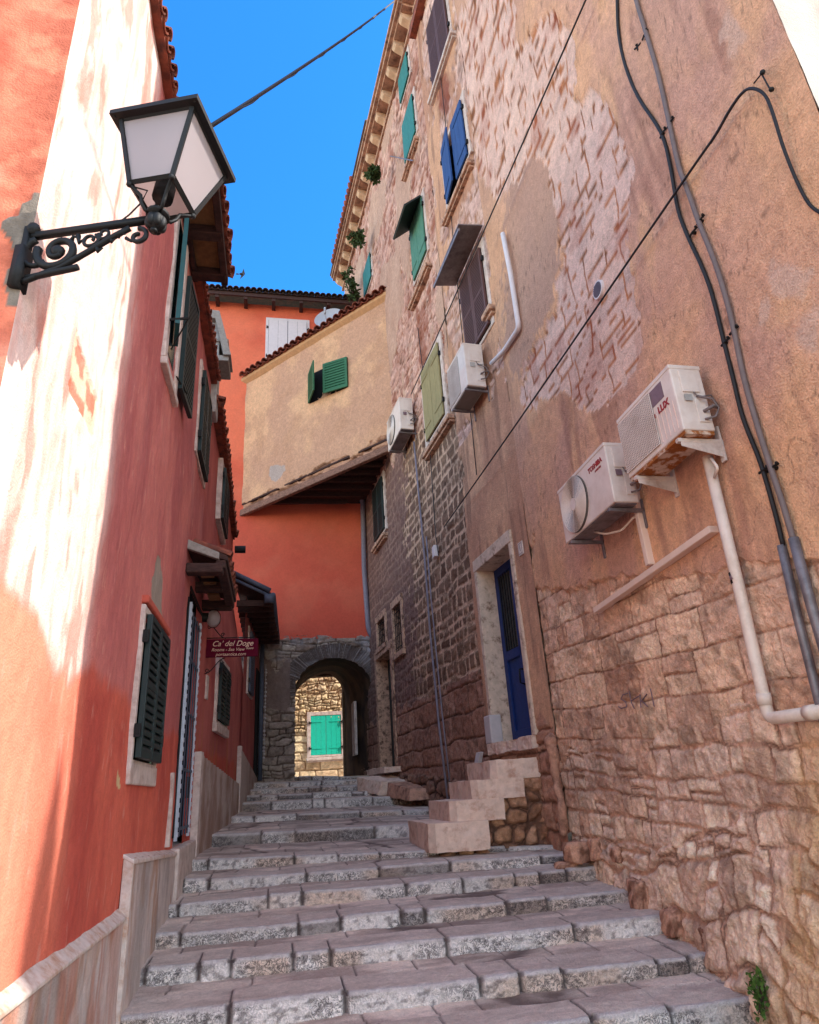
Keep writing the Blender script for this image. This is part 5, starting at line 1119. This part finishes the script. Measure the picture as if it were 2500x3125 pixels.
o_ = pipe('hose', 'thin white drain hose looping under the fan air conditioner', 'hose', roundp([RA.PW(1252, 1120, .25), RA.PW(1275, 1125, .22), RA.PW(1310, 1117, .15), RA.PW(1338, 1085, .08), RA.PW(1352, 1100, .05)], .05), .011, 'pvc', 8)
pipe('conduit', 'white plastic conduit running down beside the brown louvred window', 'pipe', roundp([RA.PW(1059, 492, .10), RA.PW(1076, 580, .10), RA.PW(1093, 690, .10), RB.PW(1062, 738, .10), RB.PW(1035, 765, .12)], .1), .038, 'white', 12)
b = MB(); b.ball(RB.PW(1057, 475, .04), .07, 8, (1, .6, 1.3)); 
b = MB(); pts = [RB.PW(872, 930, .05), RB.PW(882, 1040, .05), RB.PW(895, 1180, .05), RB.PW(905, 1320, .05), RB.PW(925, 1530, .06), RB.PW(944, 1692, .10)]
o_ = pipe('conduit', 'pair of thin pale conduits running down the dark stone wall', 'pipe', pts, .022, 'dpipe', 8)
b = MB(); b.tube([RB.PW(u+5, v, .05) for u, v in ((893, 1130), (903, 1260), (926, 1500), (947, 1690))], .015, 8); ob('second_conduit', b, 'dpipe', o_, smooth=True)
pipe('downpipe', 'blue-grey downpipe on the orange wall right of the archway', 'drainpipe', roundp([atY(752, 1036, 18.6), atY(764, 1055, 18.8), atY(767, 1200, 18.85), atY(776, 1325, 18.85), atY(786, 1345, 18.9)], .15), .075, 'dpipe', 12)
b = MB(); p = np.array(RB.PW(917, 1162, .06)); b.box(tuple(p), (.0, .09, 0), (.05, 0, 0), (0, 0, .12)); o_ = ob('junction_box', b, 'white', None, bevel=.01); tag(o_, 'small white junction box on the dark stone wall', 'box')
gp = [RA.PW(u, v, .06) for u, v in ((1328, -60), (1340, 0), (1358, 60), (1385, 150), (1410, 260), (1430, 350), (1450, 405), (1473, 470), (1505, 550), (1530, 630), (1547, 700), (1568, 800), (1598, 905), (1625, 990), (1650, 1065), (1672, 1140))]
def smooth_pts(P, n=4):
    P = [np.array(p) for p in P]; out = []
    for i in range(len(P)-1):
        p0 = P[max(i-1, 0)]; p1 = P[i]; p2 = P[i+1]; p3 = P[min(i+2, len(P)-1)]
        for k in range(n):
            t = k/n; out.append(.5*((2*p1)+(-p0+p2)*t+(2*p0-5*p1+4*p2-p3)*t*t+(-p0+3*p1-3*p2+p3)*t**3))
    out.append(P[-1]); return [tuple(p) for p in out]
oc = pipe('wall_cable', 'thick grey cable clipped down the ochre wall, right of the black one', 'cable', smooth_pts(gp), .021, 'gcable', 10)
bp_ = [RA.PW(u, v, .05) for u, v in ((1299, -60), (1300, 0), (1303, 70), (1318, 140), (1345, 205), (1392, 278), (1412, 350), (1428, 440), (1450, 500), (1478, 560), (1500, 620), (1525, 720), (1545, 800), (1565, 880), (1602, 975), (1630, 1070), (1650, 1150))]
ob_ = pipe('wall_cable', 'thick black cable clipped down the ochre wall, left of the grey one', 'cable', smooth_pts(bp_), .017, 'cable', 10)
for (root, lst) in ((oc, ((1358, 75), (1412, 260), (1475, 465), (1545, 698), (1628, 985))), (ob_, ((1396, 282), (1460, 490), (1527, 722), (1608, 992)))):
    for (u, v) in lst:
        b = MB(); p = np.array(RA.PW(u, v, .05)); b.tube([tuple(p+np.array([.05, 0, 0])), tuple(p), tuple(p+np.array([-.012, 0, 0]))], .016, 6); b.tube([tuple(p+np.array([-.0, .045, .005])), tuple(p+np.array([-.01, 0, 0])), tuple(p+np.array([0, -.06, .006]))], .01, 6); b.ball(tuple(p+np.array([-.012, -.055, .012])), .012, 6); ob('clip', b, 'iron', root)
b = MB(); p = np.array(RA.PW(1343, 98, .04)); b.tube([tuple(p+np.array([.04, 0, 0])), tuple(p+np.array([-.02, 0, .02]))], .01, 6); b.tube([tuple(p+np.array([-.01, .04, .02])), tuple(p), tuple(p+np.array([0, -.05, -.02]))], .009, 6); b.tube([tuple(p+np.array([0, 0, .04])), tuple(p+np.array([0, .01, -.04]))], .009, 6); o_ = ob('wall_hook', b, 'iron', None); tag(o_, 'small twisted iron hook beside the thick grey cable', 'hook')
pipe('conduit', 'steel conduit sheathing the black cable near the ground, left of the pair', 'pipe', [RA.PW(1646, 1148, .05), RA.PW(1678, 1290, .05), RA.PW(1726, 1480, .06), RA.PW(1752, 1580, .07)], .031, 'gpipe', 12, group=None)
pipe('conduit', 'steel conduit sheathing the grey cable near the ground, right of the pair', 'pipe', [RA.PW(1671, 1133, .06), RA.PW(1706, 1265, .06), RA.PW(1746, 1400, .07), RA.PW(1780, 1520, .08)], .035, 'gpipe', 12)
# cables across the alley
def sag(p, q, s, n=24): p = np.array(p, float); q = np.array(q, float); return [tuple(p+(q-p)*k/n-np.array([0, 0, s*4*(k/n)*(1-k/n)])) for k in range(n+1)]
w0 = atY(842, -8, 12.5); w1 = atZ(440, 268, EV+.15)
o_ = pipe('overhead_cable', 'thick twisted black cable crossing the sky from the cornice to the red house', 'cable', sag(w0, w1, .12)+[(-.86, w1[1]+.14, EV+.02), (-1.0, w1[1]+.2, EV-.05)], .022, 'cable', 8)
b = MB(); sg_ = sag(w0, w1, .12, 60); b.tube([(p[0]+.025*math.cos(i*.9), p[1], p[2]+.03*math.sin(i*.9)-.01) for i, p in enumerate(sg_)], .010, 6); ob('strand', b, 'cable', o_)
a0_ = np.array(atY(1236, -10, 4.2)); a1_ = np.array(RB.PW(866, 830, .15)); a2_ = a0_+(a0_-a1_)*.35
pipe('overhead_cable', 'thin black cable slanting down past the brown window to the far air conditioner', 'cable', sag(tuple(a2_), tuple(a1_), .03), .012, 'cable', 6)
an_ = RA.PW(1575, 188, .10); b1_ = RB.PW(935, 1110, .08)
pts = smooth_pts([b1_, tuple(np.array(b1_)*.5+np.array(RA.PW(1425, 402, .10))*.5+np.array([0, 0, -.02])), RA.PW(1425, 402, .10), RA.PW(1500, 295, .10), RA.PW(1535, 235, .10), RA.PW(1562, 197, .10), RA.PW(1583, 186, .10), RA.PW(1608, 197, .10), RA.PW(1625, 230, .10), RA.PW(1650, 310, .09), RA.PW(1680, 385, .06), RA.PW(1705, 430, .04), RA.PW(1728, 448, .04), RA.PW(1760, 470, .04)], 6)
oc2 = pipe('overhead_cable', 'black cable hung from an iron wall anchor and slanting down to the dark stones', 'cable', pts, .012, 'cable', 6)
b = MB(); b.tube([RA.PW(1604, 150, -.02), RA.PW(1604, 155, .12)], .012, 6); b.tube([RA.PW(1604, 155, .12), RA.PW(1588, 175, .11)], .006, 6); b.tube([RA.PW(1604, 155, .12), RA.PW(1622, 188, .10)], .006, 6); b.ball(RA.PW(1606, 152, .12), .02, 8); b.ball(RA.PW(1625, 188, .09), .022, 8, (1, .8, .8)); ob('anchor', b, 'iron', oc2)
pipe('wall_cable', 'thin dark cable running straight down the stone house facade left of the olive shutters', 'cable', [RB.PW(u, v, .06) for u, v in ((880, 690), (900, 860), (908, 985), (918, 1130), (924, 1170))], .010, 'cable', 6)
pipe('wall_cable', 'thin cable down the plaster strip between the blue and green shutters', 'cable', [RB.PW(u, v, .06) for u, v in ((905, 10), (925, 130), (938, 255), (945, 400), (958, 540), (975, 720), (990, 860), (1004, 1000))], .009, 'cable', 6)
b = MB(); b.tube([RB.PW(820, 328, 0), RB.PW(870, 338, .55)], .014, 6); o_ = ob('iron_rod', b, 'gpipe', None); tag(o_, 'thin iron rod sticking out beside the green shutter', 'rod')
# round vent, number plate, graffiti
vt = np.array(RA.PW(1260, 610, .03)); b = MB(); n3 = np.array([RA.n[0], RA.n[1], 0]); b.tube([tuple(vt-n3*.04), tuple(vt+n3*.012)], .105, 28); o_ = ob('vent', b, 'white', None, smooth=False); tag(o_, 'small round louvred vent in the exposed stone patch', 'vent')
b = MB(); b.tube([tuple(vt+n3*.008), tuple(vt+n3*.014)], .088, 28)
ob('vent_back', b, 'slate', o_)
b = MB()
for k in range(9): z = -.07+k*.0175; w_ = math.sqrt(max(.085**2-z*z, 0)); b.box(tuple(vt+n3*.018+np.array([0, 0, z])), (0, w_, 0), n3*.004, (0, 0, .003))
ob('slats', b, 'dpipe', o_)
np_p = RB.P(1093, 1155, .07); b = MB(); b.pb(RB, np_p[0]-.075, np_p[0]+.075, np_p[1]-.10, np_p[1]+.10, .03, .05); o_ = ob('number_plate', b, 'frame', None, bevel=.005); tag(o_, 'small pale house number plate reading 1 above the navy door', 'number plate')
b = MB(); b.pb(RB, np_p[0]-.055, np_p[0]+.055, np_p[1]-.08, np_p[1]+.08, .05, .052); b2 = ob('plate_border', b, 'gcable', o_); b = MB(); b.pb(RB, np_p[0]-.047, np_p[0]+.047, np_p[1]-.072, np_p[1]+.072, .052, .0535); ob('plate_face', b, 'frame', o_)
textobj('numeral', '1', .13, RB.W(np_p[0], np_p[1], .054), -np.array([RB.e[0], RB.e[1], 0]), (0, 0, 1), 'gcable', o_)
b = MB()
for st_ in (((1322, 1460), (1312, 1463), (1308, 1472), (1318, 1478), (1320, 1488), (1308, 1492), (1303, 1488)), ((1325, 1455), (1330, 1480), (1336, 1492)), ((1330, 1476), (1345, 1466)), ((1348, 1462), (1350, 1490)), ((1350, 1478), (1362, 1462)), ((1352, 1476), (1364, 1488)), ((1370, 1450), (1374, 1470), (1378, 1488))):
    b.tube([RA.PW(u, v, .028) for u, v in st_], .006, 5)
o_ = ob('graffiti', b, 'ink', A)
# mortar-covered pipe where the door steps meet the wall
b = MB(); pts = [RA.PW(u, v, .07) for u, v in ((1160, 1562), (1166, 1590), (1170, 1640), (1185, 1700), (1188, 1760))]; b.tube(pts, .06, 10); b.ball(tuple(pts[0]), .075, 10, (1, 1, 1.3)); roughen(ob('mortar_pipe', b, 'rock', A, smooth=True), .035, .03, 7)
# ================================================================== hanging sign
sy = 10.4; x0, _, z1 = atY(430, 1347, sy); x1, _, z0 = atY(543, 1382, sy)
HS = thing('hanging_sign', 'maroon hanging sign with cream lettering on a scrolled iron bracket', 'sign', (x0, sy, z0))
b = MB(); b.bb(x0, x1, sy-.015, sy+.015, z0, z1); bo = ob('board', b, 'sign', HS, bevel=.004)
w = x1-x0; xm = (x0+x1)/2; h = z1-z0
textobj('lettering', "Ca' del Doge", h*.42, (xm+.02, sy-.017, z0+h*.73), (1, 0, 0), (0, 0, 1), 'gold', bo, shear=.35)
textobj('lettering', "Rooms - Sea View ****", h*.24, (xm+.02, sy-.017, z0+h*.40), (1, 0, 0), (0, 0, 1), 'gold', bo, shear=.3)
textobj('lettering', "portaantica.com", h*.25, (xm, sy-.017, z0+h*.14), (1, 0, 0), (0, 0, 1), 'gold', bo, shear=.3)
b = MB(); b.tube([(x0-.02, sy, z1+.02), (x0+w*.9, sy, z1+.02)], .008, 6)
for sg2, zz in ((1, z1), (-1, z0)):
    b.tube([(x0+.02+.30*k, sy, zz+sg2*(.24-.22*k+.03*math.sin(k*6))) for k in np.linspace(0, 1, 10)], .008, 6)
    for (cx, cz, r0) in ((x0+.07, zz+sg2*.19, .035), (x0+.27, zz+sg2*.07, .03)):
        b.tube([(cx+r0*(1-k*.7)*math.cos(k*8), sy, cz+sg2*r0*(1-k*.7)*math.sin(k*8)) for k in np.linspace(0, 1, 16)], .006, 6)
b.tube([(x0-.03, sy, z0-.25), (x0-.03, sy, z1+.28)], .010, 6); ob('bracket', b, 'iron', HS, smooth=True)
# ================================================================== plants, bird
def plant(label, c, r, n, sd, m='leaf', sq=(1, 1, 1), L=.06, up=.3, nm='wall_plant', stem=True):
    rg = random.Random(sd); P = thing(nm, label, 'plant', tuple(c)); mb = MB(); sm = MB(); cl = [np.array([rg.gauss(0, .5), rg.gauss(0, .5), rg.gauss(0, .5)])*r*.8 for _ in range(7)]
    for i in range(n):
        k = cl[i % 7]; d = np.array([rg.gauss(0, 1), rg.gauss(0, 1), rg.gauss(0, 1)]); d = _n(d)*r*.55*rg.random()**.4; p = np.array(c)+(k+d)*np.array(sq)
        a = _n([rg.gauss(0, 1), rg.gauss(0, 1), rg.gauss(0, 1)+up]); s = _n(np.cross(a, [rg.gauss(0, 1), rg.gauss(0, 1), rg.gauss(0, 1)])); l = L*rg.uniform(.6, 1.3); o = len(mb.v)
        mb.v += [tuple(p), tuple(p+a*l*.5+s*l*.28), tuple(p+a*l), tuple(p+a*l*.5-s*l*.28)]; mb.f.append((o, o+1, o+2, o+3))
    for k in cl: sm.tube([tuple(c-np.array([0, 0, r*.4])), tuple(np.array(c)+k*np.array(sq)*.6), tuple(np.array(c)+k*np.array(sq))], .012, 5, r1=.005)
    ob('leaves', mb, m, P); ob('stem', sm, 'wood', P); return P
for (u, v, r, n, lab) in ((789, 366, .22, 420, 'bushy dark plant growing on the cornice, upper of the two bushes'), (752, 505, .26, 500, 'bushy dark plant growing on the cornice, lower of the two bushes'), (733, 583, .25, 260, 'small sprig at the far end of the cornice, above the corner plant'), (742, 612, .25, 300, 'leafy plant at the far corner of the stone house, just above the orange roof')):
    p = RB.PW(u, v, .52); plant(lab, np.array(p), r, n, int(u), 'leaf', (.9, 1, 1.1), L=.13)
p = RA.PW(1606, 2105, .26); plant('green weed growing at the foot of the rubble wall by the lowest steps', np.array(p)+np.array([0, 0, .05]), .10, 200, 5, 'leaf2', (.5, .9, 1.3), L=.045, up=1.0, nm='weed')
bp0 = np.array(atY(509, 577, 40)); b = MB(); b.ball(tuple(bp0), .16, 8, (1.0, .7, .6)); b.prism([tuple(bp0+np.array([0, 0, .05])), tuple(bp0+np.array([.12, 0, .55])), tuple(bp0+np.array([.25, 0, .0]))], (0, .04, 0)); b.prism([tuple(bp0), tuple(bp0+np.array([-.1, 0, -.45])), tuple(bp0+np.array([.2, 0, -.05]))], (0, .04, 0)); b.prism([tuple(bp0+np.array([-.1, 0, 0])), tuple(bp0+np.array([-.4, 0, .06])), tuple(bp0+np.array([-.38, 0, -.1]))], (0, .03, 0)); o_ = ob('bird', b, 'bird', None); tag(o_, 'tiny dark bird flying in the blue sky', 'bird')
NB = thing('shadow_building', 'unseen cream building with a pointed chimney, added to throw the pointed shadow', 'building', (11, -2, 0))  # out of view, added to cast the pointed shadow on the red house
p = MB(); p.bb(9.6, 13, -2.8, -.2, 0, 10.3); ob('wall', p, 'frame', NB)
p = MB(); p.prism([(9.4, -3.0, 10.3), (13.2, -3.0, 10.3), (13.2, -.15, 10.3), (9.4, -.15, 10.3)], (0, 0, .15)); ob('roof', p, 'tile', NB)
p = MB(); o = 0; px_, py_ = 10.9, -.42; pr_ = [(.21, 10.3), (.21, 12.6), (.20, 12.95), (.16, 13.3), (.10, 13.6), (.04, 13.85), (.005, 14.0)]  # unseen chimney, shaped to give the shadow its point
for r_, z in pr_:
    for k in range(16): a = 2*PI*k/16; p.v.append((px_+r_*math.cos(a), py_+r_*math.sin(a), z))
for i in range(len(pr_)-1):
    for k in range(16): p.f.append((i*16+k, i*16+(k+1) % 16, (i+1)*16+(k+1) % 16, (i+1)*16+k))
ob('chimney', p, 'frame', NB, smooth=True)
# ================================================================== light, sky, camera
sd3 = np.array([1, -.365, 1.0]); sd3 = _n(sd3); elev = math.asin(sd3[2]); az = math.atan2(sd3[0], sd3[1])
su = bpy.data.lights.new('sun', 'SUN'); su.energy = SUN = 6.5; su.angle = math.radians(.5); su.color = (1, .95, .87); so_ = bpy.data.objects.new('sun', su); C.objects.link(so_)
from mathutils import Vector, Matrix
so_.rotation_euler = Vector(tuple(sd3)).to_track_quat('Z', 'Y').to_euler()
W = bpy.data.worlds.new('World'); bpy.context.scene.world = W; W.use_nodes = True; nt = W.node_tree; bg = nt.nodes['Background']
sk = nt.nodes.new('ShaderNodeTexSky'); sk.sky_type = 'NISHITA'; sk.sun_disc = False; sk.sun_elevation = elev; sk.sun_rotation = az; sk.air_density = 1.0; sk.dust_density = .3; sk.ozone_density = 2.0
tcw = nt.nodes.new('ShaderNodeTexCoord'); dt = nt.nodes.new('ShaderNodeVectorMath'); dt.operation = 'DOT_PRODUCT'; dt.inputs[1].default_value = tuple(_n((0, .64, .77))); nt.links.new(tcw.outputs['Generated'], dt.inputs[0])
mr = nt.nodes.new('ShaderNodeMapRange'); mr.inputs['From Min'].default_value = .95; mr.inputs['From Max'].default_value = .80; nt.links.new(dt.outputs['Value'], mr.inputs['Value'])
deep = nt.nodes.new('ShaderNodeMix'); deep.data_type = 'RGBA'; deep.blend_type = 'MULTIPLY'; deep.inputs['Factor'].default_value = 1; deep.inputs['B'].default_value = (.13, .58, .97, 1); nt.links.new(sk.outputs[0], deep.inputs['A'])
soft = nt.nodes.new('ShaderNodeMix'); soft.data_type = 'RGBA'; soft.blend_type = 'MULTIPLY'; soft.inputs['Factor'].default_value = 1; soft.inputs['B'].default_value = (1.68, 1.42, 1.18, 1); nt.links.new(sk.outputs[0], soft.inputs['A'])
mm = nt.nodes.new('ShaderNodeMix'); mm.data_type = 'RGBA'; nt.links.new(mr.outputs[0], mm.inputs['Factor']); nt.links.new(deep.outputs['Result'], mm.inputs['A']); nt.links.new(soft.outputs['Result'], mm.inputs['B'])
nt.links.new(mm.outputs['Result'], bg.inputs[0]); bg.inputs[1].default_value = .5
cam = bpy.data.cameras.new('camera'); co = bpy.data.objects.new('camera', cam); C.objects.link(co); cam.sensor_fit = 'HORIZONTAL'; cam.sensor_width = 36; cam.lens = 36*FL/2500; cam.clip_end = 1000; cam.clip_start = .05
ax = (R_[0], F_[0], U_[0]); ay = (-R_[1], -F_[1], -U_[1]); az_ = (-R_[2], -F_[2], -U_[2])
mt = Matrix(((ax[0], ay[0], az_[0], 0), (ax[1], ay[1], az_[1], 0), (ax[2], ay[2], az_[2], EYE), (0, 0, 0, 1))); co.matrix_world = mt
S = bpy.context.scene; S.camera = co; S.view_settings.view_transform = 'Standard'; S.view_settings.look = 'None'; S.view_settings.exposure = 0
S.cycles.max_bounces = 8; S.cycles.diffuse_bounces = 6
